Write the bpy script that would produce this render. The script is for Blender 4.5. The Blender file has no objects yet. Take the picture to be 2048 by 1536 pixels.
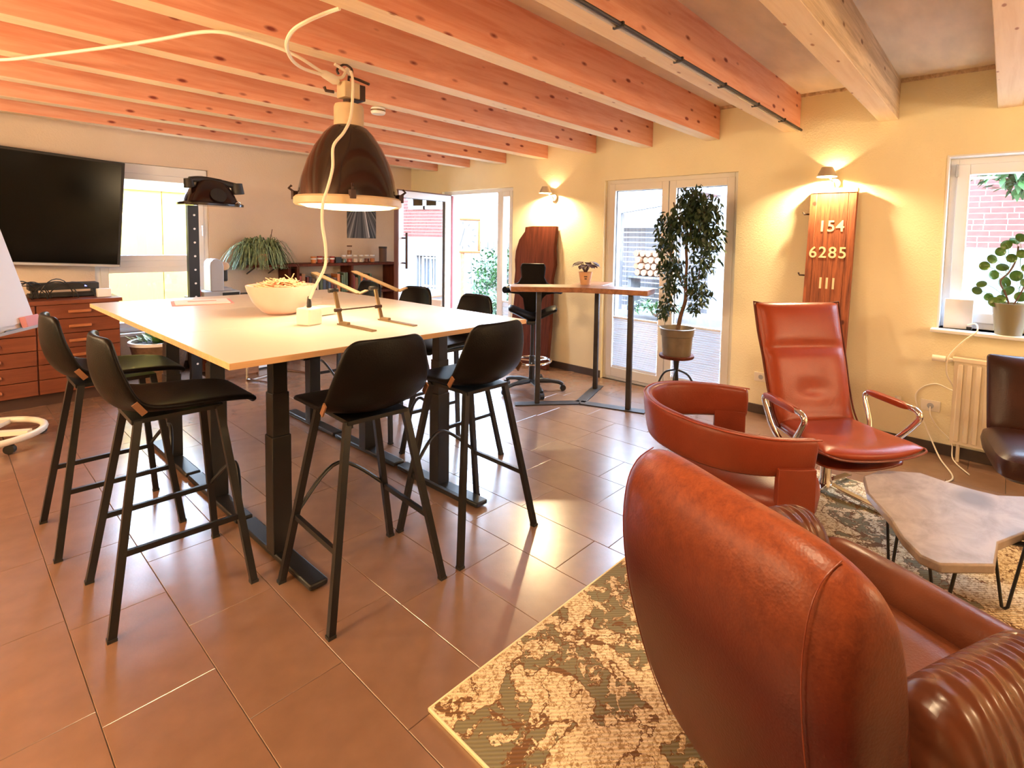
import bpy, bmesh, math, random
from mathutils import Vector, Matrix
random.seed(7)
PI = math.pi
S = bpy.context.scene
COL = S.collection

# ------------------------------------------------------------------ camera
cam_d = bpy.data.cameras.new('camera'); cam = bpy.data.objects.new('camera', cam_d); COL.objects.link(cam)
cam.matrix_world = Matrix(((0.6410, 0.0354, -0.7668, 0.0), (-0.7673, 0.0564, -0.6388, 0.0),
                           (0.0206, 0.9978, 0.0634, 1.5), (0, 0, 0, 1)))
cam_d.sensor_width = 36.0; cam_d.lens = 1054.81/2048*36
cam_d.shift_x = (1024-1129.36)/2048; cam_d.shift_y = (548.33-768)/2048
cam_d.clip_start = 0.05
S.camera = cam
# ------------------------------------------------------------------ view
S.view_settings.view_transform = 'Standard'; S.view_settings.look = 'None'
S.view_settings.gamma = 1.0; S.view_settings.use_curve_mapping = False
S.view_settings.exposure = 0.85
# ------------------------------------------------------------------ world: overcast bluish white sky
w = bpy.data.worlds.new('sky'); S.world = w; w.use_nodes = True
nt = w.node_tree; nt.nodes.clear()
o_ = nt.nodes.new('ShaderNodeOutputWorld'); b_ = nt.nodes.new('ShaderNodeBackground')
tc = nt.nodes.new('ShaderNodeTexCoord'); sx = nt.nodes.new('ShaderNodeSeparateXYZ'); cr = nt.nodes.new('ShaderNodeValToRGB')
nt.links.new(tc.outputs['Generated'], sx.inputs[0]); nt.links.new(sx.outputs['Z'], cr.inputs[0])
cr.color_ramp.elements[0].color = (0.64, 0.80, 1.0, 1); cr.color_ramp.elements[1].color = (0.46, 0.66, 1.0, 1)
nt.links.new(cr.outputs[0], b_.inputs[0]); b_.inputs[1].default_value = 26.0
nt.links.new(b_.outputs[0], o_.inputs[0])

def lamp(name, kind, loc, energy, color, **kw):
    d = bpy.data.lights.new(name, kind); d.energy = energy; d.color = color
    rot = kw.pop('rot', None)
    for k, v in kw.items(): setattr(d, k, v)
    o = bpy.data.objects.new(name, d); COL.objects.link(o); o.location = loc
    if rot: o.rotation_euler = rot
    return o
WARM = (1.0, 0.73, 0.43)
# unseen warm lamps placed outside the frame (behind and beside the camera)
lamp('lounge_lamp', 'AREA', (.95, .30, 2.42), 21, WARM, shape='DISK', size=.35)
lamp('corner_fill', 'POINT', (2.9, -2.4, 1.9), 72, WARM, shadow_soft_size=.15)  # unseen fill light added to brighten the walls
lamp('entrance_lamp', 'POINT', (-1.5, 2.2, 2.1), 98, WARM, shadow_soft_size=.15)
lamp('left_lamp', 'POINT', (-1.3, 4.4, 1.9), 80, WARM, shadow_soft_size=.15)
# ------------------------------------------------------------------ helpers
def tag(o, label=None, cat=None, group=None, kind=None):
    if label: o['label'] = label
    if cat: o['category'] = cat
    if group: o['group'] = group
    if kind: o['kind'] = kind
    return o
def empty(name, loc=(0, 0, 0), rz=0, label=None, cat=None, group=None):
    o = bpy.data.objects.new(name, None); COL.objects.link(o); o.location = loc; o.rotation_euler = (0, 0, rz)
    o.empty_display_size = 0.1
    return tag(o, label, cat, group)
def copy_tree(o, parent=None):
    c = o.copy(); COL.objects.link(c)
    if parent: c.parent = parent; c.matrix_parent_inverse.identity()
    for ch in list(o.children): copy_tree(ch, c)
    return c
class MB:
    def __init__(s): s.bm = bmesh.new()
    def box(s, x0, x1, y0, y1, z0, z1, M=None):
        r = bmesh.ops.create_cube(s.bm, size=1.0)
        T = Matrix.Translation(((x0+x1)/2, (y0+y1)/2, (z0+z1)/2)) @ Matrix.Diagonal((abs(x1-x0), abs(y1-y0), abs(z1-z0), 1))
        if M: T = M @ T
        bmesh.ops.transform(s.bm, matrix=T, verts=r['verts']); return s
    def bar(s, a, b, w, h=None, up=(0, 0, 1)):
        a, b = Vector(a), Vector(b); d = b-a; L = d.length; d.normalize(); h = h or w
        u = Vector(up)
        if abs(d.dot(u)) > .98: u = Vector((1, 0, 0))
        sd = d.cross(u).normalized(); u = sd.cross(d)
        M = Matrix(((d.x, sd.x, u.x, a.x), (d.y, sd.y, u.y, a.y), (d.z, sd.z, u.z, a.z), (0, 0, 0, 1)))
        return s.box(0, L, -w/2, w/2, -h/2, h/2, M)
    def tube(s, pts, r, n=8, cap=True):
        pts = [Vector(p) for p in pts]; rr = r if isinstance(r, (list, tuple)) else [r]*len(pts)
        rings = []; prev = None
        for i, p in enumerate(pts):
            t = (pts[min(i+1, len(pts)-1)]-pts[max(i-1, 0)]).normalized()
            if prev is None:
                u = Vector((0, 0, 1)) if abs(t.z) < .95 else Vector((1, 0, 0))
            else: u = prev
            sd = t.cross(u).normalized(); u = sd.cross(t).normalized(); prev = u
            rings.append([s.bm.verts.new(p+rr[i]*(math.cos(2*PI*k/n)*sd+math.sin(2*PI*k/n)*u)) for k in range(n)])
        for a, b in zip(rings, rings[1:]):
            for k in range(n): s.bm.faces.new((a[k], a[(k+1) % n], b[(k+1) % n], b[k]))
        if cap:
            s.bm.faces.new(rings[0][::-1]); s.bm.faces.new(rings[-1])
        return s
    def lathe(s, prof, n=32, M=None, closed=False):
        rings = []
        for (r, z) in prof:
            if r < 1e-5: rings.append([s.bm.verts.new((0, 0, z))])
            else: rings.append([s.bm.verts.new((r*math.cos(2*PI*k/n), r*math.sin(2*PI*k/n), z)) for k in range(n)])
        if closed: rings.append(rings[0])
        for a, b in zip(rings, rings[1:]):
            for k in range(n):
                f = []
                for v in (a[k % len(a)], a[(k+1) % n % len(a)] if len(a) > 1 else a[0], b[(k+1) % n] if len(b) > 1 else b[0], b[k] if len(b) > 1 else b[0]):
                    if v not in f: f.append(v)
                if len(f) > 2:
                    try: s.bm.faces.new(f)
                    except ValueError: pass
        if M: bmesh.ops.transform(s.bm, matrix=M, verts=list({v for r_ in rings for v in r_}))
        return s
    def prism(s, poly, z0, z1, M=None, inset=0):
        a = [s.bm.verts.new((x, y, z0)) for x, y in poly]; b = [s.bm.verts.new((x, y, z1)) for x, y in poly]
        n = len(poly); s.bm.faces.new(a[::-1]); s.bm.faces.new(b)
        for k in range(n): s.bm.faces.new((a[k], a[(k+1) % n], b[(k+1) % n], b[k]))
        if M: bmesh.ops.transform(s.bm, matrix=M, verts=a+b)
        return s
    def grid(s, rows, closed_u=False, closed_v=False, cap=False):
        V = [[s.bm.verts.new(p) for p in r] for r in rows]
        R, C = len(V), len(V[0])
        for i in range(R if closed_v else R-1):
            for j in range(C if closed_u else C-1):
                s.bm.faces.new((V[i][j], V[i][(j+1) % C], V[(i+1) % R][(j+1) % C], V[(i+1) % R][j]))
        if cap:
            s.bm.faces.new(V[0][::-1]); s.bm.faces.new(V[-1])
        return s
    def leaf(s, base, d, up, L, W, bend=.15, n=3):
        base = Vector(base); d = Vector(d).normalized(); sd = d.cross(Vector(up))
        if sd.length < 1e-3: sd = Vector((1, 0, 0))
        sd.normalize(); u = sd.cross(d)
        c = []
        for i in range(n+1):
            t = i/n; wd = W*math.sin(PI*min(1, .08+t*.92))**.8 if 0 < i < n else W*.06
            p = base+d*L*t-u*bend*L*t*t
            c.append((s.bm.verts.new(p-sd*wd/2), s.bm.verts.new(p+sd*wd/2)))
        for a, b in zip(c, c[1:]): s.bm.faces.new((a[0], a[1], b[1], b[0]))
        return s
    def build(s, name, mat, parent=None, bevel=0, sub=0, smooth=False, solid=0, kind=None, label=None, bseg=2, auto=True):
        me = bpy.data.meshes.new(name)
        bmesh.ops.recalc_face_normals(s.bm, faces=s.bm.faces)
        s.bm.to_mesh(me); s.bm.free()
        o = bpy.data.objects.new(name, me); COL.objects.link(o); me.materials.append(mat)
        if parent: o.parent = parent
        if solid:
            m = o.modifiers.new('sol', 'SOLIDIFY'); m.thickness = solid; m.offset = 0
        if bevel:
            m = o.modifiers.new('bev', 'BEVEL'); m.width = bevel; m.segments = bseg; m.limit_method = 'ANGLE'; m.angle_limit = math.radians(40)
        if sub:
            m = o.modifiers.new('sub', 'SUBSURF'); m.levels = sub; m.render_levels = sub
        if smooth or sub or bevel:
            for p in me.polygons: p.use_smooth = True
            if not sub:
                me.set_sharp_from_angle(angle=math.radians(38))
        if kind: o['kind'] = kind
        if label: o['label'] = label
        return o
def one(name, mat, fn, **kw):
    m = MB(); fn(m); return m.build(name, mat, **kw)
def spline(pts, n=6):
    pts = [Vector(p) for p in pts]; out = []
    for i in range(len(pts)-1):
        p0 = pts[max(i-1, 0)]; p1 = pts[i]; p2 = pts[i+1]; p3 = pts[min(i+2, len(pts)-1)]
        for k in range(n):
            t = k/n
            out.append(0.5*((2*p1)+(-p0+p2)*t+(2*p0-5*p1+4*p2-p3)*t*t+(-p0+3*p1-3*p2+p3)*t*t*t))
    out.append(pts[-1]); return out
# ------------------------------------------------------------------ materials
def srgb(r, g, b):
    f = lambda c: ((c/255)/12.92 if c/255 <= .04045 else ((c/255+.055)/1.055)**2.4)
    return (f(r), f(g), f(b), 1)
def base_mat(name):
    m = bpy.data.materials.new(name); m.use_nodes = True; nt = m.node_tree; return m, nt, nt.nodes['Principled BSDF']
def mat(name, c, rough=.5, metal=0, emis=None, es=0, coat=0, noise=0, nscale=20, bump=0, bscale=60, spec=None, trans=0, stretch=(1, 1, 1), c2=None):
    m, nt, p = base_mat(name)
    p.inputs['Base Color'].default_value = c; p.inputs['Roughness'].default_value = rough; p.inputs['Metallic'].default_value = metal
    if coat: p.inputs['Coat Weight'].default_value = coat; p.inputs['Coat Roughness'].default_value = .1
    if spec is not None: p.inputs['Specular IOR Level'].default_value = spec
    if trans: p.inputs['Transmission Weight'].default_value = trans
    if emis: p.inputs['Emission Color'].default_value = emis; p.inputs['Emission Strength'].default_value = es
    if noise or bump:
        tc = nt.nodes.new('ShaderNodeTexCoord'); mp = nt.nodes.new('ShaderNodeMapping'); mp.inputs['Scale'].default_value = stretch
        nt.links.new(tc.outputs['Object'], mp.inputs[0])
    if noise:
        n = nt.nodes.new('ShaderNodeTexNoise'); n.inputs['Scale'].default_value = nscale; n.inputs['Detail'].default_value = 6
        nt.links.new(mp.outputs[0], n.inputs[0])
        r = nt.nodes.new('ShaderNodeValToRGB'); r.color_ramp.elements[0].position = .3; r.color_ramp.elements[1].position = .7
        cc = c2 or tuple(x*(1-noise) for x in c[:3])+(1,)
        r.color_ramp.elements[0].color = cc; r.color_ramp.elements[1].color = c
        nt.links.new(n.outputs[0], r.inputs[0]); nt.links.new(r.outputs[0], p.inputs['Base Color'])
    if bump:
        n2 = nt.nodes.new('ShaderNodeTexNoise'); n2.inputs['Scale'].default_value = bscale; n2.inputs['Detail'].default_value = 4
        nt.links.new(mp.outputs[0], n2.inputs[0]); bp = nt.nodes.new('ShaderNodeBump'); bp.inputs['Strength'].default_value = bump
        bp.inputs['Distance'].default_value = .01
        nt.links.new(n2.outputs[0], bp.inputs['Height']); nt.links.new(bp.outputs[0], p.inputs['Normal'])
    return m
def wood(name, light, dark, stretch=(.6, 9, 9), rough=.55, spec=.35, knots=0, kcol=None, coat=0, kscale=(3.2, 7, 7), rings=1.0):
    m, nt, p = base_mat(name); p.inputs['Roughness'].default_value = rough; p.inputs['Specular IOR Level'].default_value = spec
    if coat: p.inputs['Coat Weight'].default_value = coat
    N = nt.nodes.new; L = nt.links.new
    tc = N('ShaderNodeTexCoord'); mp = N('ShaderNodeMapping'); mp.inputs['Scale'].default_value = stretch; L(tc.outputs['Object'], mp.inputs[0])
    n = N('ShaderNodeTexNoise'); n.inputs['Scale'].default_value = 3; n.inputs['Detail'].default_value = 8; n.inputs['Roughness'].default_value = .65
    n.inputs['Distortion'].default_value = .6*rings
    L(mp.outputs[0], n.inputs[0]); r = N('ShaderNodeValToRGB'); r.color_ramp.elements[0].position = .32; r.color_ramp.elements[1].position = .62
    r.color_ramp.elements[0].color = dark; r.color_ramp.elements[1].color = light
    L(n.outputs[0], r.inputs[0]); out = r.outputs[0]
    if knots:
        mk = N('ShaderNodeMapping'); mk.inputs['Scale'].default_value = kscale; L(tc.outputs['Object'], mk.inputs[0])
        v = N('ShaderNodeTexVoronoi'); v.inputs['Scale'].default_value = 1.0; v.inputs['Randomness'].default_value = 1; L(mk.outputs[0], v.inputs[0])
        kr = N('ShaderNodeValToRGB'); kr.color_ramp.elements[0].position = knots*.55; kr.color_ramp.elements[0].color = (1, 1, 1, 1)
        kr.color_ramp.elements[1].position = knots; kr.color_ramp.elements[1].color = (0, 0, 0, 1); L(v.outputs['Distance'], kr.inputs[0])
        mx = N('ShaderNodeMix'); mx.data_type = 'RGBA'; L(kr.outputs[0], mx.inputs[0]); L(out, mx.inputs[6]); mx.inputs[7].default_value = kcol or dark
        out = mx.outputs[2]
    L(out, p.inputs['Base Color'])
    bp = N('ShaderNodeBump'); bp.inputs['Strength'].default_value = .15; bp.inputs['Distance'].default_value = .005; L(n.outputs[0], bp.inputs['Height']); L(bp.outputs[0], p.inputs['Normal'])
    return m
def leather(name, c, c2, rough=.38, scuff=None, scale=6):
    m, nt, p = base_mat(name); N = nt.nodes.new; L = nt.links.new
    p.inputs['Roughness'].default_value = rough; p.inputs['Specular IOR Level'].default_value = .14 if c[0] < .02 else .27
    tc = N('ShaderNodeTexCoord'); n = N('ShaderNodeTexNoise'); n.inputs['Scale'].default_value = scale; n.inputs['Detail'].default_value = 7; L(tc.outputs['Object'], n.inputs[0])
    r = N('ShaderNodeValToRGB'); r.color_ramp.elements[0].position = .35; r.color_ramp.elements[1].position = .7
    r.color_ramp.elements[0].color = c2; r.color_ramp.elements[1].color = c; L(n.outputs[0], r.inputs[0]); out = r.outputs[0]
    if scuff:
        n2 = N('ShaderNodeTexNoise'); n2.inputs['Scale'].default_value = 34; n2.inputs['Detail'].default_value = 14; n2.inputs['Roughness'].default_value = .82
        n2.inputs['Distortion'].default_value = .4; L(tc.outputs['Object'], n2.inputs[0])
        sz = N('ShaderNodeSeparateXYZ'); L(tc.outputs['Object'], sz.inputs[0])
        mr = N('ShaderNodeMapRange'); mr.inputs[1].default_value = scuff[1]; mr.inputs[2].default_value = scuff[2]; L(sz.outputs['Z'], mr.inputs[0])
        r2 = N('ShaderNodeValToRGB'); r2.color_ramp.elements[0].position = .40; r2.color_ramp.elements[1].position = .66; r2.color_ramp.elements[0].color = (.42, .42, .42, 1); L(n2.outputs[0], r2.inputs[0])
        ml = N('ShaderNodeMath'); ml.operation = 'MULTIPLY'; L(mr.outputs[0], ml.inputs[0]); L(r2.outputs[0], ml.inputs[1])
        mx = N('ShaderNodeMix'); mx.data_type = 'RGBA'; L(ml.outputs[0], mx.inputs[0]); L(out, mx.inputs[6]); mx.inputs[7].default_value = scuff[0]; out = mx.outputs[2]
    L(out, p.inputs['Base Color'])
    v = N('ShaderNodeTexVoronoi'); v.inputs['Scale'].default_value = 160; L(tc.outputs['Object'], v.inputs[0])
    bp = N('ShaderNodeBump'); bp.inputs['Strength'].default_value = .12; bp.inputs['Distance'].default_value = .003; L(v.outputs['Distance'], bp.inputs['Height']); L(bp.outputs[0], p.inputs['Normal'])
    return m
def glass(name, refl=.12, tint=(1, 1, 1, 1)):
    m = bpy.data.materials.new(name); m.use_nodes = True; nt = m.node_tree; nt.nodes.clear(); N = nt.nodes.new; L = nt.links.new
    o = N('ShaderNodeOutputMaterial'); t = N('ShaderNodeBsdfTransparent'); g = N('ShaderNodeBsdfGlossy'); g.inputs['Roughness'].default_value = 0.0
    t.inputs[0].default_value = tint; mx = N('ShaderNodeMixShader'); mx.inputs[0].default_value = refl
    L(t.outputs[0], mx.inputs[1]); L(g.outputs[0], mx.inputs[2]); L(mx.outputs[0], o.inputs[0]); return m
M = {}
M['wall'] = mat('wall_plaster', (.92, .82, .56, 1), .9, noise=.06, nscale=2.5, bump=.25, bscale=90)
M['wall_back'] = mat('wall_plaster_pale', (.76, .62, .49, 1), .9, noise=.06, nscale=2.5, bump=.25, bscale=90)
M['ceiling'] = mat('ceiling_board', (.84, .70, .52, 1), .85, noise=.18, nscale=3, stretch=(1, 3, 1))
M['beam'] = wood('beam_pine', (.82, .42, .28, 1), (.68, .27, .16, 1), (.5, 7, 7), .6, knots=.17, kcol=(.22, .04, .03, 1), kscale=(4.2, 10, 10))
M['beam_pale'] = wood('beam_pale', (.72, .55, .37, 1), (.42, .29, .18, 1), (.5, 9, 9), .7, knots=.12, kcol=(.2, .1, .05, 1))  # rough weathered wood, with window daylight painted in as a paler tone
M['beam_low'] = wood('beam_lit_underside', (.90, .70, .46, 1), (.80, .58, .34, 1), (.5, 7, 7), .6, knots=.1, kcol=(.45, .2, .1, 1), kscale=(4.2, 10, 10))  # bounce light from desks and floor painted as a paler underside
M['tile'] = mat('floor_tile', (.25, .135, .085, 1), .25, noise=.16, nscale=9, bump=.03, bscale=120, spec=1.0)
_p = M['tile'].node_tree.nodes['Principled BSDF']; _p.inputs['IOR'].default_value = 2.3; _p.inputs['Specular IOR Level'].default_value = .5
M['grout'] = mat('grout', (.11, .085, .065, 1), .8)
M['skirt'] = mat('skirting_tile', (.07, .045, .035, 1), .45, noise=.2)
M['white'] = mat('white_lacquer', (.80, .80, .80, 1), .35)
M['frame'] = mat('window_frame_white', (.78, .74, .68, 1), .35)
M['reveal'] = mat('reveal_white', (.80, .74, .66, 1), .8)
M['brownedge'] = mat('brown_edge', (.13, .045, .02, 1), .4)
M['gasket'] = mat('dark_gasket', (.03, .03, .03, 1), .6)
M['blind'] = mat('pleated_fabric', (.86, .87, .88, 1), .9)
_nt = M['blind'].node_tree; _o = _nt.nodes['Material Output']; _tr = _nt.nodes.new('ShaderNodeBsdfTranslucent'); _tr.inputs[0].default_value = (.5, .55, .62, 1)
_mx = _nt.nodes.new('ShaderNodeMixShader'); _mx.inputs[0].default_value = .10; _nt.links.new(_nt.nodes['Principled BSDF'].outputs[0], _mx.inputs[1]); _nt.links.new(_tr.outputs[0], _mx.inputs[2]); _nt.links.new(_mx.outputs[0], _o.inputs[0])
M['glass'] = glass('pane_glass', .05)
M['glass_r'] = glass('pane_glass_reflective', .60)
M['black'] = mat('black_metal', (.005, .005, .006, 1), .40, bump=.05, bscale=200)
M['blackrough'] = mat('black_plastic', (.016, .015, .014, 1), .5)
M['stool'] = leather('dark_leather', (.0045, .0032, .003, 1), (.003, .002, .0018, 1), .42)
M['tag'] = mat('leather_tag', (.20, .085, .035, 1), .6)
M['steel'] = mat('raw_steel', (.07, .06, .055, 1), .5, .5, noise=.4, nscale=12)
M['chrome'] = mat('chrome', (.75, .74, .72, 1), .12, 1)
M['alu'] = mat('satin_aluminium', (.62, .54, .42, 1), .38, .55)
M['desk'] = mat('desk_laminate', (.66, .60, .53, 1), .3)
M['deskedge'] = wood('desk_edge', (.74, .47, .25, 1), (.60, .35, .17, 1), (.7, 9, 9), .5)
M['darkred'] = wood('dark_redwood', (.13, .030, .013, 1), (.06, .013, .006, 1), (9, 9, .8), .65, spec=.18)
M['cab'] = wood('cherry_veneer', (.21, .060, .026, 1), (.145, .038, .017, 1), (.9, 8, 8), .45)
M['cabh'] = wood('cherry_handle', (.45, .17, .07, 1), (.33, .11, .045, 1), (2, 8, 8), .4)
M['cabdark'] = mat('dark_plinth', (.06, .025, .015, 1), .6)
M['plank'] = wood('weathered_plank', (.42, .12, .045, 1), (.13, .035, .016, 1), (16, 16, 1.0), .6, knots=.1, kcol=(.09, .02, .01, 1), kscale=(5, 5, 4))
M['paint'] = mat('cream_paint', (.85, .72, .45, 1), .7)
M['copper'] = mat('enamel_brown', (.014, .005, .004, 1), .16, coat=.3)
M['lampgrey'] = mat('lamp_housing_paint', (.62, .47, .29, 1), .45, noise=.15, nscale=14)
M['rust'] = mat('dark_iron', (.05, .025, .018, 1), .5, .5)
M['cable'] = mat('white_cable', (.82, .74, .60, 1), .5)
M['cableb'] = mat('black_cable', (.015, .012, .01, 1), .5)
M['bowl'] = mat('bowl_plastic', (.74, .47, .40, 1), .3, noise=.03)
M['stick'] = mat('beech_stick', (.80, .50, .30, 1), .6)
M['tv'] = mat('tv_screen', (.002, .002, .002, 1), .16, spec=.12)
M['paper'] = mat('white_paper', (.82, .83, .86, 1), .7)
M['cognac'] = leather('cognac_leather', (.31, .050, .017, 1), (.25, .038, .012, 1), .33, scale=4)
M['tub'] = leather('red_brown_leather', (.22, .038, .016, 1), (.16, .028, .012, 1), .36, scale=3)
M['club'] = leather('worn_brown_leather', (.075, .008, .005, 1), (.055, .006, .004, 1), .40, scuff=((.30, .07, .022, 1), .68, 1.0), scale=3)
M['clubseat'] = leather('brown_seat_leather', (.20, .06, .027, 1), (.12, .034, .016, 1), .3, scale=5)
M['darkl'] = leather('dark_brown_leather', (.045, .015, .010, 1), (.026, .009, .006, 1), .32)
M['radiator'] = mat('radiator_enamel', (.80, .68, .50, 1), .4)
M['leafd'] = mat('dark_leaf', (.035, .07, .025, 1), .45, noise=.5, nscale=9)
M['leafg'] = mat('green_leaf', (.10, .22, .04, 1), .35, noise=.4, nscale=12)
M['leafs'] = mat('striped_leaf', (.34, .48, .24, 1), .45, noise=.72, nscale=30)
M['leafr'] = mat('bronze_leaf', (.10, .03, .02, 1), .7, noise=.4, nscale=18)
M['leafx'] = mat('garden_leaf', (.03, .085, .012, 1), .6, noise=.5, nscale=5)
M['bark'] = mat('bark', (.16, .085, .045, 1), .8, noise=.4, nscale=30)
M['soil'] = mat('soil', (.035, .022, .015, 1), .95, noise=.4, nscale=60)
M['potz'] = mat('zinc_pot', (.24, .19, .13, 1), .42, .5, noise=.25, nscale=10)
M['potg'] = mat('grey_green_pot', (.21, .18, .105, 1), .5)
M['potc'] = mat('terracotta_pot', (.72, .40, .20, 1), .6, noise=.15)
M['walnut'] = wood('bar_table_walnut', (.33, .14, .065, 1), (.18, .07, .033, 1), (2, 7, 7), .4)
M['ink'] = mat('dark_ink', (.05, .035, .03, 1), .6)
M['orange'] = mat('orange_enamel', (.20, .045, .003, 1), .4)
M['yellow'] = mat('yellow_panel', (.50, .34, .04, 1), .7)
M['plasterx'] = mat('white_render', (.20, .20, .21, 1), .9, noise=.12, nscale=8)
M['brick'] = mat('red_brick', (.17, .042, .032, 1), .85, noise=.3, nscale=11)
M['mortar'] = mat('pale_mortar', (.60, .58, .56, 1), .9)
M['greywood'] = wood('grey_fence_wood', (.12, .11, .11, 1), (.05, .045, .045, 1), (9, 9, 1), .8)
M['sleeper'] = wood('sleeper_wood', (.26, .12, .06, 1), (.16, .07, .035, 1), (2, 8, 8), .8)
M['pave'] = mat('cobble', (.16, .16, .16, 1), .9, noise=.35, nscale=20)
M['pink'] = mat('pink_foam', (.80, .36, .36, 1), .8)
M['silver'] = mat('grey_plastic', (.45, .46, .48, 1), .35)
M['whitew'] = mat('warm_white_plastic', (.85, .78, .66, 1), .4)
# ================================================================== ROOM
XR, YB, ZC = 4.674, 6.95, 2.75
def struct(o, label=None):
    o['kind'] = 'structure'
    if label: o['label'] = label
    return o
# floor: grout bed and 30 x 60 cm tiles in running bond
floor = struct(one('floor', M['grout'], lambda m: m.box(-2.9, 5.1, -3.3, 7.3, -.12, -.004)))
tcache = {}
def tile_mesh(lx, ly):
    k = (round(lx, 3), round(ly, 3))
    if k not in tcache:
        bm = bmesh.new(); bmesh.ops.create_cube(bm, size=1.0)
        bmesh.ops.transform(bm, matrix=Matrix.Diagonal((lx, ly, .012, 1)), verts=bm.verts)
        bmesh.ops.bevel(bm, geom=[e for e in bm.edges if all(v.co.z > 0 for v in e.verts)], offset=.0012, segments=1, affect='EDGES')
        me = bpy.data.meshes.new('floor_tile'); bm.to_mesh(me); bm.free(); me.materials.append(M['tile']); tcache[k] = me
    return tcache[k]
rest = bmesh.new(); ntile = 0
spots = []
for i in range(-10, 16):
    x0 = .277+.3*i; off = [2.615, 2.315, 2.515, 2.415, 2.4, 2.1][i % 6]
    for k in range(-10, 9):
        y0 = off+.6*k; y1 = y0+.6
        ya, yb = max(y0, -3.0), min(y1, YB); xa, xb = max(x0, -2.5), min(x0+.3, XR)
        if yb-ya < .02 or xb-xa < .02: continue
        g = .0022; cx, cy = (xa+xb)/2, (ya+yb)/2; lx, ly = xb-xa-g, yb-ya-g
        dep = .7668*cx+.6388*cy; sd = .641*cx-.7673*cy
        u_ = 1129+1055*sd/max(dep, .2)
        if dep > .9 and -180 < u_ < 2250: spots.append((dep, cx, cy, lx, ly))
        else:
            r = bmesh.ops.create_cube(rest, size=1.0); bmesh.ops.transform(rest, matrix=Matrix.Translation((cx, cy, -.006)) @ Matrix.Diagonal((lx, ly, .012, 1)), verts=r['verts'])
spots.sort()
for n_, (dep, cx, cy, lx, ly) in enumerate(spots):
    if n_ < 298:
        o = bpy.data.objects.new('floor_tile', tile_mesh(lx, ly)); COL.objects.link(o); o.parent = floor; o.location = (cx, cy, -.006)
    else:
        r = bmesh.ops.create_cube(rest, size=1.0); bmesh.ops.transform(rest, matrix=Matrix.Translation((cx, cy, -.006)) @ Matrix.Diagonal((lx, ly, .012, 1)), verts=r['verts'])
me = bpy.data.meshes.new('floor_tiles'); rest.to_mesh(me); rest.free(); me.materials.append(M['tile'])
o = bpy.data.objects.new('floor_tiles', me); COL.objects.link(o); o.parent = floor; o['kind'] = 'stuff'
# walls with openings
D1 = (1.884, 3.355, 0, 2.155); D2 = (4.76, 6.20, 0, 2.155); W2 = (-1.05, .355, .925, 2.163); W1 = (1.03, 2.02, .45, 2.205)
def wallR(m):
    T = .32; x0, x1 = XR, XR+T
    ys = [-3.3, W2[0], W2[1], D1[0], D1[1], D2[0], D2[1], 7.27]
    for a, b in ((0, 1), (2, 3), (4, 5), (6, 7)): m.box(x0, x1, ys[a], ys[b], -.1, 2.9)
    m.box(x0, x1, W2[0], W2[1], -.1, W2[2]); m.box(x0, x1, W2[0], W2[1], W2[3], 2.9)
    for d in (D1, D2): m.box(x0, x1, d[0], d[1], d[3], 2.9); m.box(x0, x1, d[0], d[1], -.1, -.012)
struct(one('wall_right', M['wall'], wallR))
def wallB(m):
    y0, y1 = YB, YB+.32
    m.box(-2.82, W1[0], y0, y1, -.1, 2.9); m.box(W1[1], XR, y0, y1, -.1, 2.9)
    m.box(W1[0], W1[1], y0, y1, -.1, W1[2]); m.box(W1[0], W1[1], y0, y1, W1[3], 2.9)
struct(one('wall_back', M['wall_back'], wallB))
struct(one('wall_left', M['wall'], lambda m: m.box(-2.82, -2.5, -3.3, 6.95, -.1, 2.9)))
struct(one('wall_front', M['wall'], lambda m: m.box(-2.5, XR, -3.3, -3.0, -.1, 2.9)))
ceil = struct(one('ceiling', M['ceiling'], lambda m: m.box(-2.82, 5.0, -3.3, 7.27, ZC, ZC+.15)))
for k in range(-4, 10):
    y = -.04+.703*k+.07
    pale = k in (0, 1)
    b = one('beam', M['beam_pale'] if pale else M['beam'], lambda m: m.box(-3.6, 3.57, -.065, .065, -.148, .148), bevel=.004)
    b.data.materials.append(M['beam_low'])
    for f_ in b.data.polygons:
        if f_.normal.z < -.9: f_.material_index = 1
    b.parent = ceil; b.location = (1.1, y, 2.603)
    if pale: b['label'] = 'weathered ceiling beam tinted paler for window daylight'
for nm, fn in (('baseboard_right', lambda m: [m.box(XR-.012, XR, a, b, 0, .08) for a, b in ((-3, D1[0]), (D1[1], D2[0]), (D2[1], YB-.012))]),
               ('baseboard_back', lambda m: m.box(-2.5, XR, YB-.012, YB, 0, .08))):
    struct(one(nm, M['skirt'], fn, bevel=.003))
# cornice strip between wall and ceiling on the right wall, between the beams
struct(one('trim_1', M['beam_pale'], lambda m: m.box(XR-.02, XR, -3, YB, ZC-.025, ZC)))

def ring(m, a0, a1, z0, z1, wa, wz0, wz1, b0, b1, axis='y'):
    # rectangular frame in the plane spanned by a (horizontal) and z, thickness b0..b1
    for (p, q, r, s) in ((a0, a0+wa, z0, z1), (a1-wa, a1, z0, z1), (a0+wa, a1-wa, z0, z0+wz0), (a0+wa, a1-wa, z1-wz1, z1)):
        if axis == 'y': m.box(b0, b1, p, q, r, s)
        else: m.box(p, q, b0, b1, r, s)
def pleat(name, y0, y1, z0, z1, x, parent=None, n=None, axis='y', mat_=None):
    n = n or int((z1-z0)/.022); rows = []
    for i in range(2*n+1):
        z = z0+(z1-z0)*i/(2*n); d = x+(.011 if i % 2 else -.011)
        rows.append([(d, y0, z), (d, y1, z)] if axis == 'y' else [(y0, d, z), (y1, d, z)])
    m = MB(); m.grid(rows); return m.build(name, mat_ or M['blind'], parent)
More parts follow.
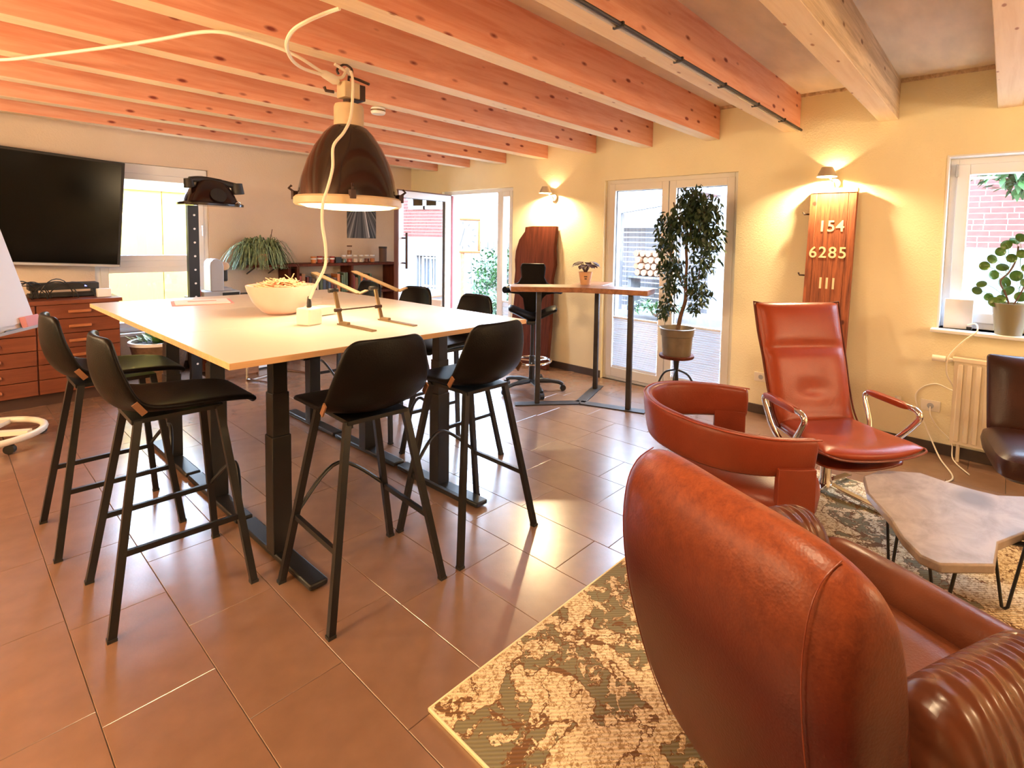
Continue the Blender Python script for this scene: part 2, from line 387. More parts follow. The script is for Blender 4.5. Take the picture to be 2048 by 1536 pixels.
def blind(y0, y1, z0, z1, x, label, group=None):
    t = empty('pleated_blind', (x, (y0+y1)/2, z0), 0, label, 'blind', group); h = (y1-y0)/2
    pleat('pleated_fabric', -h, h, .015, z1-z0-.01, 0, t)
    one('blind_rail', M['white'], lambda m: m.box(-.012, .012, -h, h, z1-z0-.012, z1-z0+.008), parent=t)
    one('blind_rail', M['white'], lambda m: m.box(-.012, .012, -h, h, 0, .018), parent=t)
def lever(m, x, y, z, s=1):
    m.box(x-.012, x, y-.014, y+.014, z-.07, z+.07); m.tube([(x-.01, y, z), (x-.055, y, z), (x-.055, y-s*.11, z)], .009, 8)
# ---- door_1: double balcony door
XF = XR+.045
d1 = struct(empty('door_1', (0, 0, 0)), 'white double balcony door behind the potted tree')
one('door_frame', M['frame'], lambda m: ring(m, D1[0], D1[1], 0, D1[3], .045, .03, .045, XF, XF+.08), parent=d1, bevel=.003)
for a, b in ((D1[0]+.04, 2.592), (2.600, D1[1]-.04)):
    lf = one('door_leaf', M['frame'], lambda m: ring(m, a, b, .035, D1[3]-.04, .075, .10, .075, XF-.012, XF+.07), parent=d1, bevel=.004)
    one('gasket', M['gasket'], lambda m: ring(m, a+.073, b-.073, .133, D1[3]-.113, .006, .006, .006, XF+.02, XF+.035), parent=lf)
    one('pane', M['glass'], lambda m: m.box(XF+.025, XF+.031, a+.07, b-.07, .13, D1[3]-.11), parent=lf)
one('handle', M['silver'], lambda m: lever(m, XF-.012, 2.555, 1.08), parent=d1, bevel=.002)
blind(D1[0]+.125, 2.51, .14, .685, XF+.004, 'white pleated blind low on the door leaf behind the potted tree', 'pleated blinds on the glazed doors')
blind(2.685, D1[1]-.125, .14, .685, XF+.004, 'white pleated blind low on the glazed door leaf behind the bar table', 'pleated blinds on the glazed doors')
# ---- door_2: open leaf and a narrow fixed leaf
d2 = struct(empty('door_2', (0, 0, 0)), 'garden door in the far corner with its leaf swung open')
one('door_frame', M['white'], lambda m: ring(m, D2[0], D2[1], 0, D2[3], .05, .02, .05, XF, XF+.08), parent=d2, bevel=.003)
one('door_post', M['white'], lambda m: m.box(XF, XF+.08, 5.02, 5.085, .02, D2[3]-.05), parent=d2, bevel=.003)
nl = one('narrow_leaf', M['white'], lambda m: ring(m, D2[0]+.045, 5.02, .03, D2[3]-.04, .05, .10, .07, XF-.012, XF+.07), parent=d2, bevel=.004)
one('pane', M['glass'], lambda m: m.box(XF+.025, XF+.031, D2[0]+.09, 4.975, .12, D2[3]-.11), parent=nl)
blind(D2[0]+.092, 4.972, .14, .70, XF+.004, 'narrow white pleated blind low on the fixed leaf beside the redwood slab', 'pleated blinds on the glazed doors')
one('jamb_strip', mat('red_brown_strip', (.30, .05, .05, 1), .6), lambda m: m.box(XF+.08, XF+.10, 6.12, 6.15, .02, D2[3]-.05), parent=d2)
L2 = .90; ol = one('open_leaf', M['white'], lambda m: ring(m, 0, L2, .035, 2.095, .085, .12, .085, -.035, .035, axis='x'), bevel=.004)
ol.parent = d2; ol.location = (4.70, 6.085, 0); ol.rotation_euler = (0, 0, PI+math.radians(6.7))
one('pane', M['glass_r'], lambda m: m.box(.08, L2-.08, -.003, .003, .15, 2.015), parent=ol)
one('gasket', M['gasket'], lambda m: ring(m, .083, L2-.083, .152, 2.012, .007, .007, .007, .004, .02, axis='x'), parent=ol)
def edge(m):
    m.box(L2-.002, L2+.012, -.036, .04, .03, 2.10); m.box(-.02, L2+.012, -.036, .04, 2.095, 2.108)
one('edge_strip', M['brownedge'], edge, parent=ol)
def pull(m):
    m.tube([(L2-.06, .12, 1.10), (L2-.06, .12, 1.56)], .015, 10)
    for z in (1.17, 1.49): m.tube([(L2-.06, .02, z), (L2-.06, .12, z)], .011, 8)
one('pull_handle', M['rust'], pull, parent=ol, smooth=True)
# ---- window_1 in the back wall
w1 = struct(empty('window_1', (0, 0, 0)), 'tall white window beside the television')
yw = YB+.03
def wf(m):
    ring(m, W1[0], W1[1], W1[2], W1[3], .05, .05, .05, yw, yw+.08, 'x'); m.box(W1[0]+.05, W1[1]-.05, yw, yw+.08, 1.13, 1.20)
one('window_frame', M['white'], wf, parent=w1, bevel=.003)
for z0, z1 in ((W1[2]+.045, 1.135), (1.195, W1[3]-.10)):
    s_ = one('sash', M['white'], lambda m: ring(m, W1[0]+.045, W1[1]-.045, z0, z1, .065, .06, .065, yw-.012, yw+.07, 'x'), parent=w1, bevel=.004)
    one('pane', M['glass'], lambda m: m.box(W1[0]+.10, W1[1]-.10, yw+.028, yw+.034, z0+.055, z1-.06), parent=s_)
one('head_box', M['white'], lambda m: m.box(W1[0]+.01, W1[1]-.01, yw-.02, yw+.05, W1[3]-.10, W1[3]-.005), parent=w1, bevel=.004)
one('handle', M['white'], lambda m: (m.box(1.945, 1.967, yw-.025, yw-.012, 1.52, 1.64), m.tube([(1.956, yw-.02, 1.58), (1.956, yw-.05, 1.58), (1.956, yw-.05, 1.47)], .008, 8)), parent=w1)
one('window_sill', M['white'], lambda m: m.box(W1[0]-.02, W1[1]+.02, YB-.06, YB+.03, W1[2]-.03, W1[2]), parent=w1, bevel=.004)
# ---- window_2 in the right wall
w2 = struct(empty('window_2', (0, 0, 0)), 'white window with the round-leaved plant on its sill')
XW = XR+.13
one('window_reveal', M['white'], lambda m: ring(m, W2[0], W2[1], W2[2], W2[3], .012, .0, .012, XR-.004, XW+.02), parent=w2)
one('window_frame', M['white'], lambda m: ring(m, W2[0]+.012, W2[1]-.012, W2[2], W2[3]-.012, .05, .05, .05, XW, XW+.08), parent=w2, bevel=.003)
s_ = one('sash', M['white'], lambda m: ring(m, W2[0]+.055, W2[1]-.055, W2[2]+.045, W2[3]-.055, .075, .075, .075, XW-.014, XW+.07), parent=w2, bevel=.005)
one('pane', M['glass'], lambda m: m.box(XW+.028, XW+.034, W2[0]+.12, W2[1]-.12, W2[2]+.11, W2[3]-.12), parent=s_)
one('hinge', M['silver'], lambda m: m.box(XW-.025, XW-.012, W2[1]-.062, W2[1]-.045, 2.02, 2.11), parent=s_, bevel=.003)
one('window_sill', M['white'], lambda m: m.box(XR-.10, XW+.01, W2[0]-.03, W2[1]+.03, W2[2]-.025, W2[2]), parent=w2, bevel=.005)

# ================================================================== OUTSIDE
struct(one('ground', M['pave'], lambda m: m.box(-6, 30, -14, 30, -.35, -.10)), 'cobbled yard outside')
# lighting comes from the sky through the openings: light portals in front of them
def portal(loc, rot, sx_, sy_):
    d = bpy.data.lights.new('window_portal', 'AREA'); d.shape = 'RECTANGLE'; d.size = sx_; d.size_y = sy_; d.cycles.is_portal = True
    o = bpy.data.objects.new('window_portal', d); COL.objects.link(o); o.location = loc; o.rotation_euler = rot
portal((XR+.33, 2.62, 1.07), (0, PI/2, 0), 2.15, 1.47); portal((XR+.33, 5.48, 1.07), (0, PI/2, 0), 2.15, 1.44)
portal((XR+.33, -.35, 1.54), (0, PI/2, 0), 1.24, 1.4); portal((1.52, YB+.33, 1.32), (-PI/2, 0, 0), .99, 1.75)
# yellow panelled shed beyond the back window
ys_ = empty('yellow_shed', (1.2, 9.6, 0), 0, 'bright yellow panelled container seen through the window beside the television', 'container')
one('wall_panel', M['yellow'], lambda m: [m.box(-4+k*1.0, -3.01+k*1.0, 0, .25, -.1, 2.10) for k in range(8)], parent=ys_, kind='stuff')
one('roof_rail', mat('red_rail', (.5, .08, .06, 1), .6), lambda m: m.box(-4.05, 4.05, -.03, .3, 2.10, 2.14), parent=ys_)
one('roof', M['plasterx'], lambda m: m.box(-4.0, 4.0, .02, 2.6, 2.14, 2.3), parent=ys_)
# brick house across the yard
bh = empty('brick_house', (9.5, 0, 0), 0, 'red brick house with white rendered base across the yard', 'house')
def hw(m):
    m.box(-.010, .4, -9, 3.6, 1.52, 5.2)
one('wall', M['mortar'], hw, parent=bh)
def hb(m):
    for a, b, c, d in ((-9, 1.22, -.1, 1.52), (1.86, 3.6, -.1, 1.52), (1.22, 1.86, -.1, .18), (1.22, 1.86, 1.03, 1.52)): m.box(-.06, .4, a, b, c, d)
    m.box(.25, .4, 1.22, 1.86, .18, 1.03)
one('rendered_base', M['plasterx'], hb, parent=bh)
bmesh_brick = None
def brick_mesh(L):
    bm = bmesh.new(); bmesh.ops.create_cube(bm, size=1.0); bmesh.ops.transform(bm, matrix=Matrix.Diagonal((.03, L, .069, 1)), verts=bm.verts)
    me = bpy.data.meshes.new('brick'); bm.to_mesh(me); bm.free(); me.materials.append(M['brick']); return me
bl, bs = brick_mesh(.24), brick_mesh(.115)
rb = bmesh.new()
WX = (.95, 1.95, 2.24, 3.3)  # upper window hole
for c in range(26):
    z = 1.56+.081*c; y = -4.2-(.18 if c % 2 else 0)+(.06 if c % 3 == 1 else 0); i = 0
    while y < 3.55:
        L = .24 if (i*7+c*3) % 4 else .115
        yc = y+L/2
        if not (WX[0]-.08 < yc < WX[1]+.08 and WX[2]-.03 < z < WX[3]+.03):
            if -.95 < yc < .75 and z < 2.85:
                o = bpy.data.objects.new('brick', bl if L > .2 else bs); COL.objects.link(o); o.parent = bh
                o.location = (-.004-random.random()*.005, yc, z)
            else:
                r = bmesh.ops.create_cube(rb, size=1.0); bmesh.ops.transform(rb, matrix=Matrix.Translation((-.006, yc, z)) @ Matrix.Diagonal((.03, L, .069, 1)), verts=r['verts'])
        y += L+.011; i += 1
me = bpy.data.meshes.new('brickwork'); rb.to_mesh(me); rb.free(); me.materials.append(M['brick'])
o = bpy.data.objects.new('brickwork', me); COL.objects.link(o); o.parent = bh; o['kind'] = 'stuff'
wn = one('window', M['white'], lambda m: (ring(m, WX[0], WX[1], WX[2], WX[3], .09, .09, .09, -.05, .03), m.box(-.05, .03, 1.41, 1.49, WX[2], WX[3])), parent=bh)
one('pane', M['silver'], lambda m: m.box(-.01, 0, WX[0]+.08, WX[1]-.08, WX[2]+.08, WX[3]-.08), parent=wn)
bw = one('cellar_window', M['white'], lambda m: (ring(m, 1.24, 1.84, .2, 1.0, .05, .05, .05, .1, .16), m.box(.1, .16, 1.52, 1.56, .2, 1.0)), parent=bh)
one('pane', mat('dark_pane', (.12, .14, .17, 1), .2), lambda m: m.box(.16, .17, 1.26, 1.82, .22, .98), parent=bw)
for k in range(5): one('window_bar', M['white'], lambda m: m.tube([(-.04, 1.30+k*.12, .16), (-.04, 1.30+k*.12, 1.05)], .012, 6), parent=bw)
# timber woodshed with firewood
sh = empty('woodshed', (9.6, 6.3, 0), 0, 'open timber woodshed with sloping fascia beyond the balcony door', 'shed')
for k in range(16): one('board', M['greywood'], lambda m: m.box(.0, .03, -1.5, 1.7, .012, .105), parent=sh).location = (.9, 0, k*.115)
one('fascia', M['silver'], lambda m: m.bar((-.2, -1.6, 2.42), (-.2, 1.8, 1.98), .05, .2), parent=sh)
one('roof', M['greywood'], lambda m: m.bar((.5, -1.6, 2.55), (.5, 1.8, 2.11), 1.5, .06), parent=sh)
for y in (-1.45, 0.1, 1.6):
    one('post', M['greywood'], lambda m: m.box(-.15, -.03, y-.06, y+.06, -.1, 2.3-(y+1.5)*.12), parent=sh)
    one('bracket', M['greywood'], lambda m: m.bar((-.1, y, 1.7), (-.1, y+.45, 2.12), .07), parent=sh)
k = 0
for r in range(4):
    for c in range(6):
        lg = one('firewood_log', M['sleeper'], lambda m: m.tube([(-.18, 0, 0), (.18, 0, 0)], .070, 7), bevel=.004)
        lg.location = (9.9+random.uniform(-.05, .05), 5.25+c*.16+(r % 2)*.08, .85+r*.135); lg.rotation_euler = (random.random()*3, 0, 0)
        tag(lg, 'split firewood log stacked in the woodshed across the yard', 'log', 'firewood logs in the woodshed')
wr = empty('log_rack', (9.9, 5.65, -.1), 0, 'low timber rack carrying the firewood stack in the woodshed', 'rack')
one('shelf_board', M['greywood'], lambda m: m.box(-.25, .25, -.55, .65, .83, .875), parent=wr)
for y in (-.5, .6): one('leg', M['greywood'], lambda m: m.box(-.2, .2, y-.04, y+.04, 0, .83), parent=wr)
# raised bed in front of the balcony door
rbed = empty('raised_bed', (7.2, 4.3, -.1), 0, 'raised garden bed of timber sleepers outside the balcony door', 'planter')
for z in (0, .17): one('sleeper', M['sleeper'], lambda m: m.box(0, .12, -1.15, 1.6, .005, .165), parent=rbed, bevel=.006).location = (0, 0, z)
for z in (0, .17): one('sleeper', M['sleeper'], lambda m: m.box(.12, 1.3, -1.15, -1.03, .005, .165), parent=rbed, bevel=.006).location = (0, 0, z)
one('soil', M['soil'], lambda m: m.box(.12, 1.3, -1.03, 1.6, 0, .30), parent=rbed)
def bush(name, c, r, n, L, W, mat_, label, cat, seed=1, kind=None, stem=True):
    rnd = random.Random(seed); m = MB()
    for _ in range(n):
        a = rnd.uniform(0, 2*PI); b = math.acos(rnd.uniform(-.6, 1)); q = rnd.random()**.45
        p = Vector((r[0]*q*math.sin(b)*math.cos(a), r[1]*q*math.sin(b)*math.sin(a), r[2]*q*math.cos(b)+r[2]))
        d = Vector((rnd.uniform(-1, 1), rnd.uniform(-1, 1), rnd.uniform(-.6, .8)))
        m.leaf(p, d, (0, 0, 1), L*rnd.uniform(.6, 1.2), W*rnd.uniform(.7, 1.2), n=2)
    t = empty(name, c, 0, label, cat)
    f = m.build('foliage', mat_, t); f['kind'] = 'stuff'
    if stem:
        one('stem', M['bark'], lambda m: [m.tube([(0, 0, -.02), (r[0]*.4*math.cos(k*1.3), r[1]*.4*math.sin(k*1.3), r[2]*1.1)], [.02, .006], 5) for k in range(5)], parent=t)
    return t
bush('garden_shrub', (7.85, 4.5, .27), (.32, .6, .12), 260, .12, .05, M['leafx'], 'low green plants growing in the raised timber bed', 'shrub', 3)
bush('garden_shrub', (7.7, 8.15, -.1), (.6, .8, .75), 1500, .14, .06, M['leafx'], 'tall leafy green shrub by the grey fence outside the open garden door', 'shrub', 4)
bush('garden_shrub', (6.5, 6.75, -.1), (.38, .38, .38), 800, .12, .05, M['leafx'], 'low bright green shrub just outside the open garden door', 'shrub', 5)
def tree(c, r, z, n, label, seed, L=.16):
    rnd = random.Random(seed); m = MB()
    for _ in range(n):
        a = rnd.uniform(0, 2*PI); b = math.acos(rnd.uniform(-1, 1)); q = rnd.random()**.4
        p = Vector((r*q*math.sin(b)*math.cos(a), r*q*math.sin(b)*math.sin(a), z+r*.7*q*math.cos(b)))
        m.leaf(p, (rnd.uniform(-1, 1), rnd.uniform(-1, 1), rnd.uniform(-1, .4)), (0, 0, 1), L, L*.45, n=2)
    t = empty('garden_tree', c, 0, label, 'tree'); f = m.build('foliage', M['leafx'], t); f['kind'] = 'stuff'
    one('trunk', M['bark'], lambda m: m.tube([(0, 0, 0), (.05, .02, z*.5), (0, 0, z)], [.09, .07, .05], 8), parent=t)
tree((8.4, -.30, -.1), .66, 2.72, 1500, 'green tree in front of the brick house, crown above the window plant', 8)
tree((11.2, 5.9, -.1), 1.5, 4.3, 2000, 'green tree behind the woodshed', 9)
# grey picket fence and outdoor clock
fe = empty('board_fence', (8.6, 7.3, -.1), 0, 'weathered grey vertical board fence outside the open garden door', 'fence')
fm = None
for k in range(44):
    if fm is None: fb = one('board', M['greywood'], lambda m: m.box(0, .022, .004, .096, 0, 1.56), parent=fe); fm = fb.data
    else: fb = bpy.data.objects.new('board', fm); COL.objects.link(fb); fb.parent = fe
    fb.location = (random.uniform(-.006, .006), k*.1, random.uniform(-.03, .03))
for z in (.3, 1.2): one('rail', M['greywood'], lambda m: m.box(.022, .06, 0, 4.4, z, z+.07), parent=fe)
wh = empty('white_house', (14, 9.5, -.1), 0, 'white rendered house beyond the garden fence', 'house')
one('wall', M['plasterx'], lambda m: m.box(0, 4, -3.4, 6, 0, 6), parent=wh)
one('roof', M['greywood'], lambda m: m.box(-.3, 4.3, -3.6, 6.3, 6, 6.15), parent=wh)
ck = empty('station_clock', (6.0, 7.362, -.1), math.atan2(-7.362, -6.0)+.12, 'square orange framed clock on a pole outside the open garden door', 'clock')
def clock_case(m):
    for a, b, c, d in ((-.31, .31, 1.345, 1.39), (-.31, .31, 1.92, 1.965), (-.31, -.265, 1.39, 1.92), (.265, .31, 1.39, 1.92)): m.box(-.06, .06, a, b, c, d)
one('case', M['orange'], clock_case, parent=ck, bevel=.012)
one('dial', mat('dial_white', (.10, .10, .10, 1), .6), lambda m: m.box(-.03, .045, -.27, .27, 1.385, 1.925), parent=ck)
def ticks(m):
    for k in range(12):
        a = k*PI/6; r0, r1 = .19, .235
        m.bar((.047, -r0*math.sin(a), 1.655+r0*math.cos(a)), (.047, -r1*math.sin(a), 1.655+r1*math.cos(a)), .016, .006, up=(1, 0, 0))
one('hour_marks', M['ink'], ticks, parent=ck)
for L_, a, w_ in ((.13, math.radians(14), .016), (.19, math.radians(196), .012)):
    one('clock_hand', M['ink'], lambda m: m.bar((.052, 0, 1.655), (.052, -L_*math.sin(-a) if 0 else L_*math.sin(a)*1, 1.655+L_*math.cos(a)), w_, .006, up=(1, 0, 0)), parent=ck)
one('clock_pole', M['sleeper'], lambda m: m.tube([(0, 0, 0), (0, 0, 1.35)], .035, 10), parent=ck)
# ================================================================== DESKS
RT = math.radians(.8)
def desk(i):
    cx = 1.44-math.sin(RT)*(.8*i-.8); cy = 2.545+.8*i
    labs = ['nearest of the three white height-adjustable desks pushed together', 'middle of the three white height-adjustable desks pushed together', 'farthest of the three white height-adjustable desks pushed together']
    t = empty('standing_desk', (cx, cy, 0), RT, labs[i], 'desk', None)
    tp = one('desk_top', M['desk'], lambda m: m.box(-.78, .78, -.399, .399, 1.006, 1.03), parent=t, bevel=.0015)
    for s in (-1, 1):
        one('edge_band', M['deskedge'], lambda m: m.box(s*.78, s*.7825, -.4, .4, 1.0055, 1.0295), parent=tp)
        if (s < 0 and i == 0) or (s > 0 and i == 2): one('edge_band', M['deskedge'], lambda m: m.box(-.7825, .7825, s*.399, s*.4015, 1.0055, 1.0295), parent=tp)
    for s in (-1, 1):
        x = -.455 if s < 0 else .465
        one('foot', M['black'], lambda m: m.box(x-.04, x+.04, -.385, .385, .008, .035), parent=t, bevel=.008)
        c = one('column', M['black'], lambda m: m.box(x-.042, x+.042, -.042, .042, .03, .58), parent=t, bevel=.004)
        one('inner_column', M['black'], lambda m: (m.box(x-.037, x+.037, -.037, .037, .5, .78), m.box(x-.032, x+.032, -.032, .032, .6, 1.0)), parent=c, bevel=.003)
        one('support_arm', M['black'], lambda m: m.box(x-.03, x+.03, -.33, .33, .98, 1.006), parent=t)
        for q in (-1, 1): one('glide', M['blackrough'], lambda m: m.tube([(x, q*.34, 0), (x, q*.34, .012)], .018, 10), parent=t)
    for q in (-.1, .1): one('cross_rail', M['black'], lambda m: m.box(-.45, .46, q-.02, q+.02, .955, .985), parent=t)
for i in range(3): desk(i)
# ================================================================== BAR STOOLS
def shell_mesh(m):
    prof = [(.285, .758, .150, 0, 0), (.283, .782, .180, 0, 0), (.24, .797, .200, .004, 0), (.12, .803, .212, .012, 0), (0, .798, .218, .022, 0), (-.09, .79, .220, .04, .01),
            (-.15, .802, .222, .05, .03), (-.195, .85, .220, .035, .055), (-.222, .92, .212, .01, .065), (-.232, .99, .198, 0, .055), (-.232, 1.055, .178, 0, .042), (-.228, 1.09, .160, -.006, .034), (-.226, 1.105, .125, -.004, .03)]
    rows = []
    for x, z, w_, up, fw in prof:
        rows.append([(x+fw*abs(t)**2.2, w_*t, z+up*abs(t)**2.2) for t in (-1, -.8, -.5, -.2, 0, .2, .5, .8, 1)])
    m.grid(rows)
LG = [(.235, .255), (.235, -.255), (-.235, .245), (-.235, -.245)]
def make_stool():
    t = empty('bar_stool')
    one('seat_shell', M['stool'], shell_mesh, parent=t, solid=.026, sub=2)
    one('seat_plate', M['black'], lambda m: m.box(-.14, .17, -.13, .13, .755, .772), parent=t)
    for (fx, fy) in LG:
        tx, ty = (.155 if fx > 0 else -.12), .125*(1 if fy > 0 else -1)
        one('leg', M['black'], lambda m: m.bar((fx, fy, .004), (tx, ty, .765), .026, .026, up=(1, 0, 0)), parent=t)
        one('leg_cap', M['blackrough'], lambda m: m.box(fx-.015, fx+.015, fy-.015, fy+.015, 0, .012), parent=t)
    def at(i, z):
        fx, fy = LG[i]; tx, ty = (.155 if fx > 0 else -.12), .125*(1 if fy > 0 else -1); k = z/.765
        return Vector((fx+(tx-fx)*k, fy+(ty-fy)*k, z))
    one('footrest', M['black'], lambda m: m.tube(spline([at(0, .30), at(0, .30)*.5+at(1, .30)*.5+Vector((.045, .0, .15)), at(1, .30)], 8), .009, 8), parent=t, smooth=True)
    for a, b in ((0, 2), (1, 3)): one('side_rail', M['black'], lambda m: m.bar(at(a, .29), at(b, .29), .016, .022), parent=t)
    for s in (-1, 1): one('tag', M['tag'], lambda m: m.bar((-.145, s*.222, .86), (-.115, s*.223, .815), .022, .006, up=(0, 1, 0)), parent=t)
    return t
st0 = make_stool(); stu = False
def stool(x, y, deg, label):
    global stu
    o = copy_tree(st0) if stu else st0; stu = True
    o.location = (x, y, 0); o.rotation_euler = (0, 0, math.radians(deg)); tag(o, label, 'bar stool', 'black shell bar stools around the desks'); return o
stool(.61, 2.675, -1, 'black bar stool at the left edge of the desks, nearer of the two')
stool(.55, 3.465, 0, 'black bar stool at the left edge of the desks, farther of the two')
stool(1.16, 2.075, 87, 'black bar stool with its back to the camera, nearest in the middle')
stool(1.735, 2.06, 90, 'black bar stool with its back to the camera, nearer the lounge chairs')
stool(2.27, 2.88, 178, 'black bar stool on the far right side of the desks, nearest the bar table')
stool(2.30, 3.62, 184, 'black bar stool on the far right side of the desks, second from the bar table')
stool(2.32, 4.38, 180, 'black bar stool on the far right side of the desks, farthest from the bar table')
# ================================================================== PENDANT LAMP
PX, PY = 1.515, 2.852
pl = empty('pendant_lamp', (PX, PY, 1.665), 0, 'large industrial pendant lamp with dark enamel bell shade over the desks', 'lamp')
shade = [(.266, .045), (.262, .07), (.245, .15), (.213, .25), (.175, .33), (.130, .40), (.098, .435), (.080, .445)]
one('shade', M['copper'], lambda m: m.lathe(shade+[(r-.006, z-.004) for r, z in shade[::-1]], 48), parent=pl, smooth=True)
one('rim_ring', M['lampgrey'], lambda m: m.lathe([(.272, .0), (.282, .008), (.282, .04), (.272, .05), (.262, .045), (.262, .005)], 48, closed=True), parent=pl, smooth=True)
one('diffuser', mat('lamp_diffuser', (.9, .8, .6, 1), .5, emis=(1, .70, .36, 1), es=3.0), lambda m: m.lathe([(.265, .012), (.22, -.008), (.12, -.018), (0, -.022)], 40), parent=pl, smooth=True)
one('housing', M['lampgrey'], lambda m: m.lathe([(0, .44), (.078, .44), (.078, .545), (.072, .562), (.05, .57), (0, .572)], 32), parent=pl, smooth=True)
one('connector', M['rust'], lambda m: m.lathe([(.03, .565), (.03, .60), (0, .60)], 12), parent=pl)
one('terminal_box', M['lampgrey'], lambda m: m.box(-.055, .035, -.06, .03, .592, .678), parent=pl, bevel=.005)
one('terminal_box', M['rust'], lambda m: m.box(.0, .07, -.055, .045, .588, .674), parent=pl, bevel=.004)
one('hanger', M['rust'], lambda m: (m.tube([(0, 0, .675), (0, 0, .72), (.03, -.05, .70), (.065, -.1, .675)], .008, 6), m.tube([(-.06, .05, .63), (-.09, .08, .635), (-.10, .08, .655)], .009, 6)), parent=pl, smooth=True)
for k in range(3):
    a = [math.radians(150), math.radians(-40), math.radians(-115)][k]; c, s = math.cos(a), math.sin(a)
    one('clip', M['rust'], lambda m: (m.box(.275*c-.014, .275*c+.014, .275*s-.014, .275*s+.014, .03, .075), m.tube([(.28*c, .28*s, .07), (.305*c, .305*s, .09), (.29*c, .29*s, .105)], .007, 6)), parent=pl, smooth=True)
hook = one('ceiling_hook', M['rust'], lambda m: m.tube(spline([(-.045, .035, -.055), (-.05, .04, -.03), (-.02, .02, 0), (.008, -.005, -.02), (.01, -.005, -.05), (0, 0, -.07)], 6), .0065, 8), smooth=True)
hook.location = (PX+.01, PY+.01, 2.452); tag(hook, 'dark iron hook under the beam holding the pendant lamp', 'hook')
lamp('pendant_light', 'AREA', (PX, PY, 1.635), 8.5, (1, .70, .43), shape='DISK', size=.46)
# ================================================================== WALL LAMPS
def wall_lamp(y, z, label):
    t = empty('wall_lamp', (XR, y, z), 0, label, 'wall lamp', 'brushed aluminium wall lamps')
    one('wall_plate', M['alu'], lambda m: m.lathe([(0, 0), (.045, 0), (.045, .022), (.038, .03), (0, .032)], 28, M=Matrix.Translation((0, -.035, -.045)) @ Matrix.Rotation(-PI/2, 4, 'Y')), parent=t, smooth=True)
    one('arm', M['alu'], lambda m: (m.tube([(-.03, -.035, -.045), (-.075, -.02, -.02), (-.11, 0, .03)], .008, 8), m.tube([(-.06, -.03, -.03), (-.065, -.03, -.09)], .007, 8)), parent=t, smooth=True)
    pr_ = [(.040, .075), (.075, -.0)]
    one('shade', M['alu'], lambda m: m.lathe([(.0, .078)]+pr_+[(.072, -.0), (.038, .070), (0, .073)], 32, M=Matrix.Translation((-.13, .0, 0))), parent=t, smooth=True)
    one('bulb', mat('bulb_glow', (1, .9, .7, 1), .5, emis=(1, .72, .38, 1), es=25), lambda m: m.lathe([(0, .072), (.016, .070), (.018, .062), (.012, .056), (0, .054)], 16, M=Matrix.Translation((-.13, 0, 0))), parent=t, smooth=True)
    lamp('wall_lamp_light', 'POINT', (XR-.13, y, z+.036), 75, (1, .75, .42), shadow_soft_size=.022)
    lamp('wall_lamp_upglow', 'SPOT', (XR-.055, y-.03, z+.03), 3, (1, .66, .34), shadow_soft_size=.01, spot_size=math.radians(110), rot=(PI, 0, 0))
wall_lamp(4.10, 2.04, 'aluminium wall lamp above the redwood slab')
wall_lamp(1.115, 2.045, 'aluminium wall lamp above the numbered plank')
# ================================================================== BACK WALL AREA
cb = empty('drawer_cabinet', (0, 6.20, 0), 0, 'wide cherry wood drawer cabinet under the television', 'cabinet')
one('body', M['cab'], lambda m: m.box(-.62, 1.08, .012, .70, .10, .865), parent=cb)
one('top', M['cab'], lambda m: m.box(-.64, 1.10, -.02, .72, .865, .90), parent=cb, bevel=.003)
one('plinth', M['cabdark'], lambda m: m.box(-.60, 1.06, .04, .68, 0, .10), parent=cb)
for (a, b) in ((-.62, -.04), (-.04, .535), (.535, 1.08)):
    for r in range(6):
        z1 = .862-r*.127
        d = one('drawer', M['cab'], lambda m: m.box(a+.005, b-.005, -.008, .012, z1-.121, z1), parent=cb, bevel=.0025)
        one('handle', M['cabh'], lambda m: m.box((a+b)/2-.075, (a+b)/2+.075, -.032, -.006, z1-.075, z1-.050), parent=d, bevel=.006)
tv = empty('television', (.32, 6.74, 1.71), 0, 'large black flat television on the back wall', 'television')
one('casing', M['blackrough'], lambda m: m.box(-.90, .90, -.015, .05, -.515, .515), parent=tv, bevel=.006)
one('screen', M['tv'], lambda m: m.box(-.875, .875, -.019, -.012, -.485, .49), parent=tv)
one('lower_bezel', M['silver'], lambda m: m.box(-.895, .895, -.021, -.014, -.513, -.492), parent=tv)
one('wall_bracket', M['black'], lambda m: m.box(-.2, .2, .05, .2, -.2, .2), parent=tv)
tv.rotation_euler = (math.radians(2), math.radians(3.2), 0)
sb = empty('media_box', (.76, 6.53, .90), 0, 'slim black media box with a blue standby light on the cabinet', 'media box')
one('case', M['blackrough'], lambda m: m.box(-.24, .24, -.10, .1, .006, .035), parent=sb, bevel=.004)
one('upper_case', M['blackrough'], lambda m: m.box(-.24, .22, -.09, .1, .07, .125), parent=sb, bevel=.004)
for s in (-.2, .2): one('spacer', M['blackrough'], lambda m: m.box(s-.02, s+.02, -.06, .06, .0, .075), parent=sb)
one('standby_light', mat('blue_led', (.2, .2, 1, 1), .4, emis=(.2, .25, 1, 1), es=4), lambda m: m.box(.12, .135, -.094, -.088, .095, .105), parent=sb)
rnd = random.Random(3)
def tangle(m):
    for k in range(7):
        c = Vector((rnd.uniform(-.22, .12), rnd.uniform(-.03, .05), 0)); pts = []
        r1, r2 = rnd.uniform(.07, .17), rnd.uniform(.08, .15); ph = rnd.uniform(-.5, .5)
        for i in range(13):
            a = PI*i/12; pts.append(c+Vector((r1*math.cos(a), .05*math.sin(a*2+ph), .005+r2*math.sin(a)*1.2)))
        m.tube(pts, .0045, 6)
tag(one('cable_tangle', M['cableb'], tangle, smooth=True), 'tangle of thin black cables beside the media box on the cabinet', 'cables').location = (.66, 6.31, .905)
